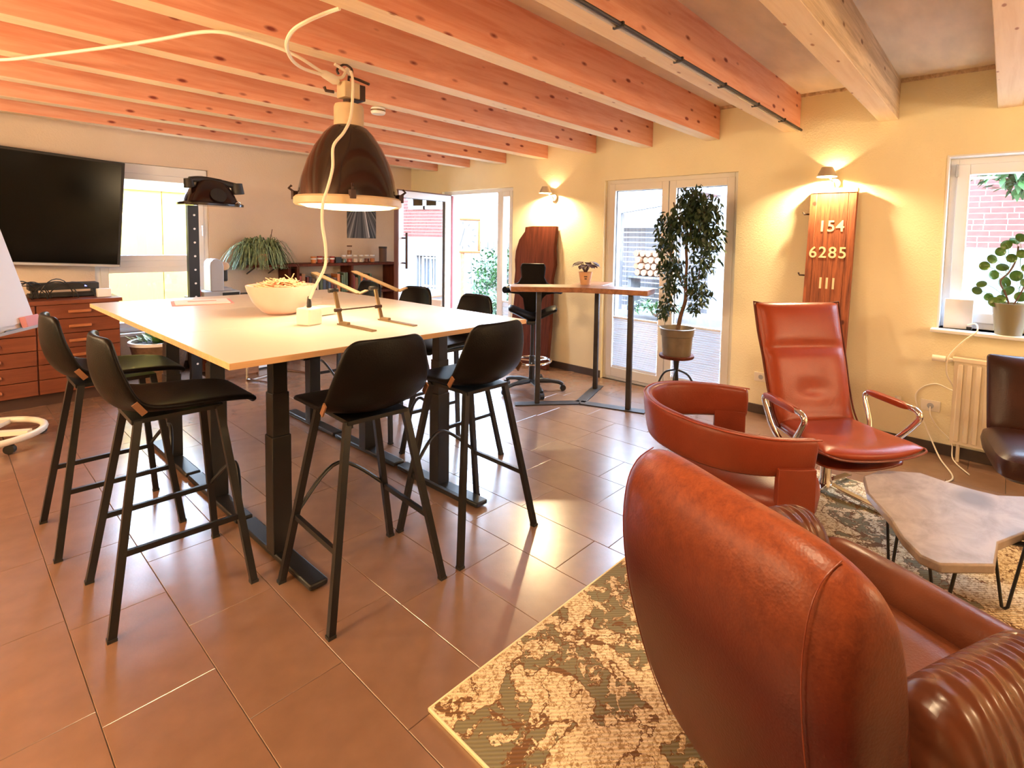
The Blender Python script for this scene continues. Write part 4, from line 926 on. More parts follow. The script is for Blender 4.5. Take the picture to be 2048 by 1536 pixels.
one('ruler', M['pink'], lambda m: m.box(-.08, .08, -.01, .01, .0092, .012), parent=pf)
# laptop stand
ls = empty('laptop_stand', (1.49, 2.68, ZT), 0, 'folding bronze metal laptop stand on the desks', 'laptop stand')
brz = mat('bronze_metal', (.24, .17, .09, 1), .35, .7)
for (x, sgn) in ((-.115, 1), (.122, 1)):
    one('base_bar', brz, lambda m: m.bar((x, .02, .004), (x+.015, -.30, .004), .028, .006), parent=ls)
    one('upright', brz, lambda m: (m.bar((x, .0, .008), (x+.012, .09, .17), .022, .010, up=(0, 1, 0)), m.bar((x, .0, .01), (x+.005, -.07, .012), .02, .018)), parent=ls, bevel=.003)
    one('top_bar', brz, lambda m: m.bar((x-.004, .30, .262), (x+.045, -.105, .172), .036, .006), parent=ls)
    one('front_lip', brz, lambda m: m.bar((x+.04, -.105, .17), (x+.09, -.10, .186), .03, .006), parent=ls)
    one('hinge_knob', M['blackrough'], lambda m: m.tube([(x-.02, .095, .175), (x+.03, .095, .175)], .012, 10), parent=ls, smooth=True)
    one('knob', M['rust'], lambda m: m.tube([(x-.018, .035, .075), (x+.018, .035, .075)], .010, 10), parent=ls, smooth=True)
one('cross_rod', M['rust'], lambda m: m.tube([(-.115, .035, .075), (.13, .035, .078)], .004, 8), parent=ls)
# ================================================================== CABLES AND SMALL THINGS ON THE CEILING
cable('ceiling_cable', [(.0, 4.72, 2.44), (.277, 4.336, 2.435), (.42, 4.05, 2.44), (.60, 3.62, 2.44), (.74, 3.25, 2.44), (.84, 3.0, 2.448), (.91, 2.883, 2.444), (1.008, 2.83, 2.43), (1.12, 2.78, 2.41), (1.21, 2.76, 2.385), (1.36, 2.82, 2.36), (1.46, 2.83, 2.36), (1.50, 2.84, 2.42), (1.535, 2.86, 2.385), (1.50, 2.84, 2.40), (1.42, 2.82, 2.42)], .0085, M['cable'], 'white cable slung under the ceiling beams to the pendant lamp')
cable('supply_cable', [(1.13, 2.20, 2.452), (1.105, 2.265, 2.442), (1.046, 2.308, 2.40), (1.019, 2.391, 2.37), (1.051, 2.527, 2.35), (1.133, 2.672, 2.34), (1.24, 2.79, 2.345), (1.36, 2.83, 2.35)], .0085, M['cable'], 'white cable curving from the near beam down to the connector by the pendant lamp')
cn_ = tag(one('cable_connector', M['cable'], lambda m: m.tube([(-.06, 0, .012), (-.03, 0, .006), (.03, .01, -.008), (.05, .012, -.014)], [.012, .022, .026, .014], 10), smooth=True), 'white plug connector on the cable beside the pendant hook', 'connector'); cn_.location = (1.40, 2.83, 2.35)
cable('drop_cable', [(1.50, 2.80, 2.40), (1.50, 2.78, 2.34), (1.465, 2.72, 2.22), (1.42, 2.66, 2.11), (1.37, 2.63, 2.03), (1.31, 2.62, 1.95), (1.295, 2.60, 1.84), (1.27, 2.60, 1.74), (1.245, 2.60, 1.66), (1.25, 2.62, 1.56), (1.285, 2.66, 1.44), (1.30, 2.70, 1.34), (1.275, 2.75, 1.24), (1.262, 2.79, 1.17)], .0075, M['cable'], 'white cable hanging in front of the pendant shade down to the power cube')
sm = empty('smoke_detector', (2.15, 3.62, 2.405), 0, 'round white smoke detector under a ceiling beam', 'smoke detector')
one('housing', M['white'], lambda m: m.lathe([(0, 0), (.045, 0), (.052, .012), (.052, .04), (.045, .048), (0, .048)], 28), parent=sm, smooth=True)
one('vent_band', brz, lambda m: m.lathe([(.0525, .018), (.0525, .030)], 28), parent=sm)
cd_ = empty('cable_conduit', (0, 1.335, 2.455), 0, 'thin grey metal conduit running along the underside of a ceiling beam', 'conduit')
one('pipe', M['steel'], lambda m: m.tube([(-2.0, .005, -.011), (4.60, .005, -.011)], .010, 8), parent=cd_, smooth=True)
one('pipe', M['alu'], lambda m: m.tube([(-2.0, .032, -.011), (4.60, .032, -.011)], .009, 8), parent=cd_, smooth=True)
for k in range(12): one('clip', M['steel'], lambda m: m.box(-1.9+k*.55, -1.888+k*.55, -.01, .045, -.024, 0), parent=cd_)
# ================================================================== BAR TABLE
bt_ = empty('bar_table', (3.80, 2.95, 0), 0, 'three-armed wooden standing table on dark steel posts near the balcony door', 'bar table')
dirs = [math.radians(138), math.radians(20), math.radians(-73)]; Ls = [.66, .60, .64]
def starpoly(wd, Ls, wob=0):
    out = []
    rr = random.Random(2)
    for i in range(3):
        a = dirs[i]; d = Vector((math.cos(a), math.sin(a))); nrm = Vector((-d.y, d.x)); an = dirs[(i+1) % 3]
        out.append(d*Ls[i]+nrm*wd*.95); 
        out.insert(len(out)-1, d*Ls[i]-nrm*wd)
        b = Vector((math.cos((a+an)/2), math.sin((a+an)/2)))
        nxt = dirs[(i+2) % 3]
    return out
ordr = sorted(range(3), key=lambda i: dirs[i] % (2*PI))
poly = []
for n_, i in enumerate(ordr):
    a = dirs[i]; d = Vector((math.cos(a), math.sin(a))); nr = Vector((-d.y, d.x)); j = ordr[(n_+1) % 3]
    poly += [d*.30-nr*.155, d*Ls[i]-nr*.14, d*Ls[i]+nr*.135, d*.30+nr*.15]
    a2 = dirs[j]; dm = (d+Vector((math.cos(a2), math.sin(a2)))).normalized(); poly.append(dm*.19)
one('table_top', M['walnut'], lambda m: m.prism([(p.x, p.y) for p in poly], 1.045, 1.09), parent=bt_, bevel=.006)
for i in range(3):
    d = Vector((math.cos(dirs[i]), math.sin(dirs[i]), 0)); q = d*([.40, .49, .46][i]); e = d*([.60, .62, .62][i])
    one('post', M['steel'], lambda m: m.bar((q.x, q.y, .012), (q.x, q.y, 1.045), .045, .045, up=(d.x, d.y, 0)), parent=bt_, bevel=.004)
    one('base_bar', M['steel'], lambda m: m.bar((0, 0, .006), (e.x, e.y, .006), .10, .010), parent=bt_, bevel=.002)
    one('top_plate', M['steel'], lambda m: m.bar((0, 0, 1.040), (q.x+d.x*.05, q.y+d.y*.05, 1.040), .08, .008), parent=bt_)
sp2 = empty('potted_begonia', (3.93, 3.02, 1.091), 0, 'small plant with bronze leaves in a printed terracotta pot on the bar table', 'plant')
one('pot', M['potc'], lambda m: m.lathe([(0, 0), (.045, 0), (.062, .105), (.066, .12), (.058, .12), (.052, .1), (0, .1)], 24), parent=sp2, smooth=True)
one('soil', M['soil'], lambda m: m.lathe([(.054, .10), (0, .106)], 16), parent=sp2)
for z, w_ in ((.078, .030), (.058, .022)): one('print_line', M['ink'], lambda m: m.bar((-.0395-w_*.0, -.0400-.0, z), (-.0395+.001, -.0400-.001, z), .001) and m.box(-w_/2, w_/2, -.0590, -.0560, z-.005, z+.005, M=Matrix.Rotation(math.radians(-50), 4, 'Z')), parent=sp2)
rnd = random.Random(31)
for k in range(14):
    a = 2*PI*k/14+rnd.uniform(-.2, .2); e = rnd.uniform(.4, 1.2)
    p1 = Vector((math.cos(a)*.05, math.sin(a)*.05, .16+.05*e)); d = Vector((math.cos(a), math.sin(a), .2-e*.1))
    one('leaf', M['leafr'], lambda m: (m.leaf(p1, d, (0, 0, 1), .095, .07, .5, n=4), m.tube([(0, 0, .1), p1], .003, 4)), parent=sp2, smooth=True)
# ================================================================== SADDLE CHAIR
sc = empty('saddle_chair', (3.79, 3.56, 0), math.radians(-136), 'black swivel saddle chair with a footring behind the bar table', 'office chair')
for k in range(5):
    a = 2*PI*k/5+.3; c, s = math.cos(a), math.sin(a)
    one('base_arm', M['blackrough'], lambda m: m.tube(spline([(.02*c, .02*s, .10), (.15*c, .15*s, .10), (.27*c, .27*s, .085), (.31*c, .31*s, .065)], 3), [.026]*4+[.02]*6, 8), parent=sc, smooth=True)
    one('caster', M['blackrough'], lambda m: m.tube([(.315*c-.02*s, .315*s+.02*c, .031), (.315*c+.02*s, .315*s-.02*c, .031)], .030, 14), parent=sc, smooth=True)
one('gas_column', M['blackrough'], lambda m: m.tube([(0, 0, .08), (0, 0, .35), (0, 0, .36), (0, 0, .70)], [.028, .028, .018, .018], 14), parent=sc, smooth=True)
one('footring', M['chrome'], lambda m: (m.tube([(.19*math.cos(2*PI*k/28), .19*math.sin(2*PI*k/28), .30) for k in range(29)], .011, 8), [m.tube([(0, 0, .30), (.19*math.cos(a), .19*math.sin(a), .30)], .008, 6) for a in (0, 2.1, 4.2)]), parent=sc, smooth=True)
def saddle(m):
    rows = []
    for i in range(11):
        t = -1+2*i/10; y = t*.245; zc = .755+.03*math.cos(t*PI)*-1+.01
        r_ = .045*(1-.35*abs(t)**3)
        xs = .17*(1-.25*(1-abs(t)))
        rows.append([(xs*math.cos(a)*(1 if math.cos(a) > 0 else .9), y*(1 if 1 else 1), zc+.035*abs(t)+r_*math.sin(a)) for a in [2*PI*k/16 for k in range(16)]])
    m.grid(rows, closed_u=True, cap=True)
one('seat', M['darkl'] if 0 else M['stool'], saddle, parent=sc, sub=1)
one('seat_plate', M['blackrough'], lambda m: m.box(-.12, .13, -.06, .06, .68, .715), parent=sc, bevel=.01)
def cross_back(m):
    poly = [(-.115, 1.26), (-.13, 1.22), (-.12, 1.12), (-.15, 1.06), (-.26, 1.03), (-.27, .985), (-.25, .955), (-.14, .94), (-.10, .90), (-.085, .80), (-.08, .72), (.08, .72), (.085, .80), (.10, .90), (.14, .94), (.25, .955), (.27, .985), (.26, 1.03), (.15, 1.06), (.12, 1.12), (.13, 1.22), (.115, 1.26)]
    m.prism(poly, -.235, -.195, M=Matrix(((0, 0, 1, 0), (1, 0, 0, 0), (0, 1, 0, 0), (0, 0, 0, 1))))
one('backrest', M['stool'], cross_back, parent=sc, bevel=.012)
for s in (-1, 1): one('back_wing', M['stool'], lambda m: m.tube([(-.22, s*.22, .99), (-.15, s*.285, .99)], [.035, .036], 12), parent=sc, smooth=True)
one('back_bar', M['blackrough'], lambda m: m.tube([(-.215, 0, .95), (-.225, 0, .70), (-.1, 0, .69)], .02, 8), parent=sc, smooth=True)
# ================================================================== FICUS
FX, FY = 4.25, 2.215
fs = empty('plant_stand', (FX, FY, 0), 0, 'dark iron tripod stool carrying the potted tree', 'plant stand')
one('seat_disc', M['darkred'], lambda m: m.lathe([(0, .475), (.15, .475), (.155, .485), (.155, .50), (0, .50)], 32), parent=fs, smooth=True)
one('spindle', M['black'], lambda m: m.tube([(0, 0, .475), (0, 0, .35), (0, 0, .22), (0, 0, .16)], [.03, .018, .03, .012], 10), parent=fs, smooth=True)
for k in range(3):
    a = [math.radians(95), math.radians(-70), math.radians(200)][k]
    one('leg', M['black'], lambda m: m.tube(spline([(.02*math.cos(a), .02*math.sin(a), .36), (.11*math.cos(a), .11*math.sin(a), .32), (.17*math.cos(a), .17*math.sin(a), .2), (.20*math.cos(a), .20*math.sin(a), .01)], 5), .009, 8), parent=fs, smooth=True)
ft = empty('potted_ficus', (FX, FY, .501), 0, 'weeping fig tree in a zinc pot in front of the balcony door', 'potted tree')
one('pot', M['potz'], lambda m: m.lathe([(0, 0), (.125, 0), (.138, .17), (.146, .175), (.152, .235), (.158, .24), (.148, .245), (.142, .20), (0, .20)], 36), parent=ft, smooth=True)
one('pot_handle', M['potz'], lambda m: m.tube([(-.03, .155, .235), (0, .19, .235), (.03, .155, .235)], .007, 6), parent=ft, smooth=True)
one('soil', M['soil'], lambda m: m.lathe([(.145, .20), (0, .215)], 24), parent=ft)
rnd = random.Random(17)
def tr(m):
    m.tube(spline([(0, 0, .2), (0, -.03, .36), (0, -.07, .5), (.01, -.06, .66), (0, -.07, .82), (0, -.06, .98), (0, -.10, 1.15), (0, -.10, 1.42)], 4), [.022, .021, .020, .019, .018]+[.017]*8+[.013]*8+[.008]*8, 8)
    m.tube(spline([(0, -.05, .6), (.02, .06, .78), (0, .11, 1.0), (0, .08, 1.3)], 4), .006, 6)
    m.tube(spline([(0, -.06, .5), (.02, -.16, .64), (0, -.2, .82)], 4), .005, 6)
    m.tube(spline([(0, -.07, 1.1), (0, .04, 1.24), (0, .08, 1.36)], 4), .006, 6)
    m.tube(spline([(0, -.09, 1.0), (0, -.2, 1.15), (0, -.22, 1.3)], 4), .006, 6)
    m.tube(spline([(0, -.03, .36), (0, .05, .44), (0, .12, .45)], 4), .005, 6)
one('trunk', M['bark'], tr, parent=ft, smooth=True)
blobs = [((0, -.10, 1.38), .15, 260), ((0, -.22, 1.27), .17, 380), ((.03, -.05, 1.22), .17, 330), ((0, .12, 1.15), .14, 230), ((0, .14, .98), .12, 170), ((0, -.26, 1.05), .15, 300), ((0, -.12, 1.05), .10, 110),
         ((0, .08, .78), .14, 240), ((0, -.24, .84), .13, 170), ((0, -.15, .66), .12, 130), ((0, -.22, .56), .10, 90), ((0, .08, .60), .09, 70), ((0, .12, .43), .09, 90), ((0, .16, .36), .05, 30), ((0, -.16, .44), .06, 30)]
def lvs(m):
    for c, r, n in blobs:
        for _ in range(n):
            v = Vector((rnd.gauss(0, 1), rnd.gauss(0, 1), rnd.gauss(0, 1))); v.normalize(); v *= r*rnd.random()**.45; v.x *= .8
            p = Vector(c)+v
            m.leaf(p, (rnd.uniform(-1, 1), rnd.uniform(-1, 1), rnd.uniform(-1.6, .1)), (rnd.uniform(-1, 1), rnd.uniform(-1, 1), 1), rnd.uniform(.042, .068), rnd.uniform(.018, .028), .3, n=3)
o = one('foliage', M['leafd'], lvs, parent=ft); o['kind'] = 'stuff'
# ================================================================== RUG
def rugmat():
    m, nt, p = base_mat('rug_weave'); N = nt.nodes.new; L = nt.links.new; p.inputs['Roughness'].default_value = .95
    tc = N('ShaderNodeTexCoord'); OB = tc.outputs['Object']
    def math_(op, a, b=None, clamp=False):
        n = N('ShaderNodeMath'); n.operation = op; n.use_clamp = clamp
        for i, v in enumerate((a, b)):
            if v is None: continue
            if isinstance(v, (int, float)): n.inputs[i].default_value = v
            else: L(v, n.inputs[i])
        return n.outputs[0]
    jn = N('ShaderNodeTexNoise'); jn.inputs['Scale'].default_value = 55; jn.inputs['Detail'].default_value = 3; L(OB, jn.inputs[0])
    jv = N('ShaderNodeVectorMath'); jv.operation = 'SCALE'; L(jn.outputs[1], jv.inputs[0]); jv.inputs['Scale'].default_value = .035
    ja = N('ShaderNodeVectorMath'); ja.operation = 'ADD'; L(OB, ja.inputs[0]); L(jv.outputs[0], ja.inputs[1]); JV = ja.outputs[0]
    def noise(sc, det=4, dist=0, rough=.6, vec=None):
        vec = vec or JV
        n = N('ShaderNodeTexNoise'); n.inputs['Scale'].default_value = sc; n.inputs['Detail'].default_value = det; n.inputs['Distortion'].default_value = dist; n.inputs['Roughness'].default_value = rough; L(vec, n.inputs[0]); return n.outputs[0]
    def mixc(f, a, b):
        n = N('ShaderNodeMix'); n.data_type = 'RGBA'; L(f, n.inputs[0])
        for i, v in ((6, a), (7, b)):
            if isinstance(v, tuple): n.inputs[i].default_value = v
            else: L(v, n.inputs[i])
        return n.outputs[2]
    # blotchy cream / tan speckle
    sp = noise(62, 6, .2, .8); s1 = math_('GREATER_THAN', sp, .52)
    cream, tan, brown, sage = (.88, .72, .46, 1), (.42, .26, .12, 1), (.20, .095, .035, 1), (.24, .205, .115, 1)
    col = mixc(s1, cream, tan)
    # areas: plain tan, or sage
    big = noise(3.3, 2, .5); area = math_('GREATER_THAN', big, .53); sg = noise(13, 4, .8); sgm = math_('MULTIPLY', area, math_('GREATER_THAN', sg, .49))
    col = mixc(sgm, col, sage)
    # brown outlines: contours of big noises
    def contour(src, lv, w_): return math_('LESS_THAN', math_('ABSOLUTE', math_('SUBTRACT', src, lv)), w_)
    c1 = contour(big, .53, .0065); c2 = contour(noise(2.1, 2, 1.2), .5, .005); c3 = math_('MULTIPLY', area, contour(sg, .49, .014))
    lines = math_('MAXIMUM', math_('MAXIMUM', c1, c2), c3)
    col = mixc(lines, col, brown)
    # ribbed weave along diagonal
    wv = N('ShaderNodeTexWave'); wv.inputs['Scale'].default_value = 34; wv.inputs['Distortion'].default_value = .6; wv.bands_direction = 'DIAGONAL'; L(OB, wv.inputs[0])
    sh = N('ShaderNodeMix'); sh.data_type = 'RGBA'; sh.blend_type = 'MULTIPLY'; sh.inputs[0].default_value = .45; L(col, sh.inputs[6])
    g = N('ShaderNodeValToRGB'); g.color_ramp.elements[0].color = (.45, .40, .32, 1); L(wv.outputs[0], g.inputs[0]); L(g.outputs[0], sh.inputs[7])
    L(sh.outputs[2], p.inputs['Base Color'])
    bp = N('ShaderNodeBump'); bp.inputs['Strength'].default_value = .5; bp.inputs['Distance'].default_value = .004; L(wv.outputs[0], bp.inputs['Height']); L(bp.outputs[0], p.inputs['Normal'])
    return m
rg = empty('patterned_rug', (.955, 1.325, 0), math.radians(-1.2), 'beige patterned woven rug with brown outlines under the lounge chairs', 'rug')
RW, RL = 2.78, 2.6
one('weave', rugmat(), lambda m: m.box(.007, RW-.007, -RL+.007, -.007, 0, .011), parent=rg)
one('binding', M['paint'], lambda m: (m.box(0, RW, -.008, 0, 0, .013), m.box(0, RW, -RL, -RL+.008, 0, .013), m.box(0, .008, -RL, 0, 0, .013), m.box(RW-.008, RW, -RL, 0, 0, .013)), parent=rg, bevel=.003)
ZG = .0125
# ================================================================== COFFEE TABLE
ct = empty('coffee_table', (2.65, .12, ZG), 0, 'live-edge wooden slab coffee table on black hairpin legs', 'coffee table')
TP = [(0.324, 0.366), (0.135, 0.315), (-0.06, 0.195), (-0.207, 0.131), (-0.304, 0.063), (-0.322, -0.001), (-0.191, -0.156), (0.01, -0.164), (0.178, -0.243), (0.05, -0.42), (0.18, -0.56), (0.38, -0.5), (0.604, -0.252), (0.53, -0.156), (0.526, -0.063), (0.541, 0.046), (0.574, 0.154), (0.523, 0.235), (0.465, 0.316)]
one('slab_top', wood('pale_live_edge_slab', (.34, .265, .22, 1), (.20, .15, .125, 1), (2.2, 2.8, 2), .35, knots=.36, kcol=(.15, .11, .09, 1), kscale=(2.6, 3.4, 1)), lambda m: m.prism(TP, .295, .333), parent=ct, bevel=.007)
def hairpin(cx, cy, a):
    c, s = math.cos(a), math.sin(a)
    one('hairpin_leg', M['black'], lambda m: m.tube([(cx-.055*c, cy-.055*s, .295), (cx-.010*c, cy-.010*s, .014), (cx, cy, .007), (cx+.010*c, cy+.010*s, .012), (cx+.055*c, cy+.055*s, .295)], .0065, 8), parent=ct, smooth=True)
    one('leg_plate', M['black'], lambda m: m.bar((cx-.07*c, cy-.07*s, .292), (cx+.07*c, cy+.07*s, .292), .04, .005), parent=ct)
for cx, cy, a in ((.14, -.20, 1.9), (.08, .20, .6), (-.20, .0, 1.0), (.36, -.40, .3)): hairpin(cx, cy, a)
# ================================================================== helpers for upholstery
def pillow(m, x0, x1, y0, y1, z0, z1, n=4.0, nx=12, ny=14, dish=0, taper=0):
    # rounded cushion: superellipsoid-like closed loops around the z axis
    cx, cy, cz = (x0+x1)/2, (y0+y1)/2, (z0+z1)/2; rows = []
    K = 28
    def pw(v, e): return (abs(v)**e)*(1 if v >= 0 else -1)
    for i in range(11):
        ph = -PI/2+PI*(i+.0)/10; r = max(.02, abs(math.cos(ph)))**(.5); zz = cz+(z1-z0)/2*pw(math.sin(ph), .6)
        row = []
        for k in range(K):
            a = 2*PI*(k+.5)/K; x = cx+(x1-x0)/2*r*pw(math.cos(a), 2/n); y = cy+(y1-y0)/2*r*pw(math.sin(a), 2/n)
            zq = zz-(dish*(1-((x-cx)/(x1-x0)*2)**2)*(1-((y-cy)/(y1-y0)*2)**2) if i > 5 else 0)
            row.append((x, y, zq))
        rows.append(row)
    m.grid(rows, closed_u=True, cap=True)
# ================================================================== RECLINER
rc = empty('recliner_armchair', (3.42, .76, ZG), math.radians(-131), 'cognac leather high-back swivel armchair with chromed arms in front of the plank', 'armchair')
for k in range(4):
    a = PI/4+PI/2*k-.25; c, s = math.cos(a), math.sin(a)
    one('base_arm', M['chrome'], lambda m: m.bar((.03*c, .03*s, .055), (.34*c, .34*s, .012), .045, .016), parent=rc, bevel=.004)
one('column', M['chrome'], lambda m: m.lathe([(0, .04), (.045, .04), (.04, .07), (.032, .09), (.032, .24), (.05, .25), (0, .255)], 24), parent=rc, smooth=True)
one('seat_pan', M['tub'], lambda m: m.grid([[(-.18+.52*t, y, .245+.05*abs(y/.28)**2+.02*t) for y in (-.27, -.18, 0, .18, .27)] for t in (0, .3, .6, 1)]), parent=rc, solid=.02, sub=1)
def seat_c(m):
    rows = []
    for i in range(17):
        a = 2*PI*i/16
    N_ = 13; lay = []
    for side in (1, -1):
        L_ = []
        for i in range(N_):
            t = i/(N_-1); row = []
            for j in range(11):
                v = -1+2*j/10; hw = .27+.05*t**1.5; x = -.20+.66*t - .07*t*abs(v)**0*0 + (-.06*(1-abs(v)**2)*0) + (.0 if t < .99 else 0)
                x = -.20+(.60+.05*(1-v*v))*t
                edge_ = (1-abs(v)**4)*(1-(abs(2*t-1))**6)
                z = .375-.035*math.sin(PI*min(1, t*1.0))*(1-v*v)+.02*t+ (side*.05*max(0, edge_)**.5) + .02*abs(v)**3
                row.append((x, v*hw, z))
            L_.append(row)
        lay.append(L_)
    top, bot = lay
    m.grid(top); m.grid([r[::-1] for r in bot])
    bmesh.ops.remove_doubles(m.bm, verts=m.bm.verts, dist=.0015)
one('seat_cushion', M['cognac'], seat_c, parent=rc, sub=2)
def back_c(m):
    N_ = 19; lay = []
    prof = spline([(-.13, 0, .36), (-.19, 0, .45), (-.235, 0, .60), (-.29, 0, .78), (-.345, 0, .93), (-.40, 0, 1.12)], 4)
    n = len(prof)
    for side in (1, -1):
        L_ = []
        for i, p in enumerate(prof):
            t = i/(n-1); row = []
            tan = (prof[min(i+1, n-1)]-prof[max(i-1, 0)]).normalized(); nr = Vector((tan.z, 0, -tan.x))
            for j in range(11):
                v = -1+2*j/10; hw = .285+.035*t
                e = (1-abs(v)**5)*(1-(abs(2*t-1))**14); th = .062*max(0, e)**.5
                crease = .036*math.exp(-((t-.665)/.022)**2)+.026*math.exp(-((t-.37)/.03)**2)*math.exp(-(v/.3)**2)+.006*math.sin(v*17)*math.exp(-((t-.37)/.13)**2)*(1-v*v)
                if side > 0: th = th+.012*(math.sin(PI*min(1, t/.66)) if t < .66 else .9*math.sin(PI*(t-.66)/.34))*(1-v*v)-crease*(1-abs(v)**8)
                q = p+nr*(side*th)+Vector((.035*abs(v)**3*(1-t*.5), 0, 0)); row.append((q.x, v*hw, q.z))
            L_.append(row)
        lay.append(L_)
    m.grid(lay[0]); m.grid([r[::-1] for r in lay[1]]); bmesh.ops.remove_doubles(m.bm, verts=m.bm.verts, dist=.0015)
one('back_cushion', M['cognac'], back_c, parent=rc, sub=2)
def pip(m):
    prof = spline([(-.12, 0, .38), (-.18, 0, .46), (-.235, 0, .60), (-.29, 0, .78), (-.345, 0, .93), (-.395, 0, 1.115)], 4); n = len(prof)
    P_ = [Vector((p.x+.035*(1-i/(n-1)*.5), .272+.035*i/(n-1), p.z)) for i, p in enumerate(prof)]
    top = [Vector((-.397+.018*abs(v)**3, v*.304, 1.103)) for v in (.8, .4, 0, -.4, -.8)]
    m.tube(P_+top+[Vector((p.x, -p.y, p.z)) for p in P_[::-1]], .006, 6)
one('piping', M['darkred'], pip, parent=rc, smooth=True)
one('seat_piping', M['tub'], lambda m: m.tube(spline([(-.15, -.26, .375), (.15, -.28, .375), (.385, -.303, .405), (.42, -.2, .38), (.435, 0, .372), (.42, .2, .38), (.385, .303, .405), (.15, .28, .375), (-.15, .26, .375)], 4), .006, 6), parent=rc, smooth=True)
for s in (-1, 1):
    one('arm_frame', M['chrome'], lambda m: (m.tube(spline([(-.02, s*.29, .32), (-.06, s*.33, .40), (-.13, s*.345, .53), (-.12, s*.35, .565), (-.07, s*.35, .575)], 4), .016, 10), m.tube(spline([(.17, s*.35, .578), (.25, s*.352, .577), (.285, s*.352, .55), (.26, s*.35, .50), (.16, s*.33, .38), (.08, s*.28, .32)], 4), .017, 10)), parent=rc, smooth=True)
    one('arm_pad', M['cognac'], lambda m: pillow(m, -.12, .22, s*.35-.024, s*.35+.024, .558, .596, n=5), parent=rc, smooth=True)
one('arm_crossbar', M['chrome'], lambda m: m.tube([(.03, -.30, .31), (.03, .30, .31)], .014, 8), parent=rc, smooth=True)
# ================================================================== TUB CHAIR
TX, TY = 2.52, 1.02
tb = empty('tub_armchair', (TX, TY, 0), 0, 'red-brown leather tub armchair with a curved band back', 'armchair')
rim = spline([(2.42, .575, .672), (2.29, .70, .678), (2.205, .86, .69), (2.20, 1.06, .70), (2.265, 1.27, .712), (2.40, 1.41, .72), (2.57, 1.44, .72), (2.72, 1.37, .712), (2.84, 1.23, .70), (2.91, 1.06, .69)], 5)
cen = Vector((2.56, 1.0, 0))
def shell(m):
    rows = []
    n = len(rim)
    for i, p in enumerate(rim):
        t = (rim[min(i+1, n-1)]-rim[max(i-1, 0)]); t.z = 0; t.normalize(); nr = Vector((-t.y, t.x, 0))  # left of travel = outward
        if nr.dot(p-cen) < 0: nr = -nr
        k = i/(n-1); hgt = .165+.045*math.sin(PI*k); o_ = .028
        q = Vector((p.x-TX, p.y-TY, 0)); lo = p.z-hgt
        rows.append([q+nr*o_+Vector((0, 0, p.z-.012)), q+nr*.012+Vector((0, 0, p.z)), q-nr*.012+Vector((0, 0, p.z)), q-nr*o_+Vector((0, 0, p.z-.012)), q-nr*(o_+.0)+Vector((0, 0, lo+.1)), q-nr*(o_-.005)+Vector((0, 0, lo)), q+nr*(o_-.03)+Vector((0, 0, lo)), q+nr*(o_-.02)+Vector((0, 0, lo+.07))])
    m.grid(rows, closed_u=True, cap=True)
one('curved_back', M['tub'], shell, parent=tb, sub=1)
def seam(m): m.tube([Vector((p.x-TX, p.y-TY, p.z-.004))+(Vector((p.x, p.y, 0))-cen).normalized()*.020 for p in rim], .004, 6)
one('seam_piping', M['cognac'], seam, parent=tb, smooth=True)
def legp(m, idx):
    rows = []; n = len(rim)
    for i in idx:
        p = rim[i]; t = (rim[min(i+1, n-1)]-rim[max(i-1, 0)]); t.z = 0; t.normalize(); nr = Vector((-t.y, t.x, 0)); q = Vector((p.x-TX, p.y-TY, 0))
        if i in (0, n-1): q = q-(t if i else -t)*.012
        rows.append([q+nr*s_*.0235+Vector((0, 0, z)) for s_, z in ((-1, .014), (1, .014), (1, p.z-.13), (-1, p.z-.13))])
    m.grid(rows, closed_u=True, cap=True)
for idx in (range(0, 6), range(len(rim)-6, len(rim))): one('leg_panel', M['tub'], lambda m: legp(m, idx), parent=tb, bevel=.004)
one('seat', M['tub'], lambda m: pillow(m, -.27, .30, -.42, .30, .20, .44, n=3.2), parent=tb, smooth=True)
one('seat_base', M['darkl'], lambda m: m.lathe([(0, .014), (.17, .014), (.15, .22), (0, .23)], 24, M=Matrix.Translation((.02, 0, 0))), parent=tb, smooth=True)
# ================================================================== CLUB CHAIR (foreground)
cl = empty('club_armchair', (1.013, .474, ZG), math.radians(-23.6), 'large worn brown leather club armchair in the foreground seen from behind', 'armchair')
BV = .35
def club_back(m):
    prof = [(.25, .05), (.15, .18), (.075, .36), (.015, .57), (-.015, .75), (-.008, .875), (.025, .945), (.075, .97), (.125, .95), (.16, .88), (.185, .72), (.225, .56), (.28, .38), (.34, .20), (.36, .05)]
    rows = []; NV = 21
    for i in range(NV):
        k = -1+2*i/(NV-1); kk = math.copysign(1-(1-abs(k))**1.6, k)
        v = BV*kk; s = max(.0, 1-abs(kk)**4.5)**(1/4.5)
        row = []
        for (u, z) in prof:
            uc = .17 if z > .3 else .24
            zz = .40+(z-.40)*(.55+.45*s) if z > .40 else z
            bulge = 1-.10*max(0, (.45-z)/.45)
            row.append((uc+(u-uc)*(.30+.70*s)+.02*abs(kk)**2, v*bulge, zz))
        rows.append(row)
    m.grid(rows, closed_u=True, cap=True)
bk_ = one('back_shell', M['club'], club_back, parent=cl, sub=2)
def seamline(m, sg):
    prof = [(.15, .18), (.075, .36), (.012, .57), (-.018, .75), (-.012, .875), (.02, .94), (.075, .967)]
    if 1:
        pts = []
        for (u, z) in prof:
            kk = .78; s = (1-kk**4.5)**(1/4.5); uc = .17
            pts.append((uc+(u-uc)*(.30+.70*s)+.02*kk*kk-.0, sg*BV*kk*(1-.10*max(0, (.45-z)/.45)), .40+(z-.40)*(.55+.45*s) if z > .4 else z))
        m.tube(spline(pts, 4), .0015, 6)
for sg_ in (-1, 1): one('seam', M['tub'], lambda m: seamline(m, sg_), parent=cl, smooth=True)
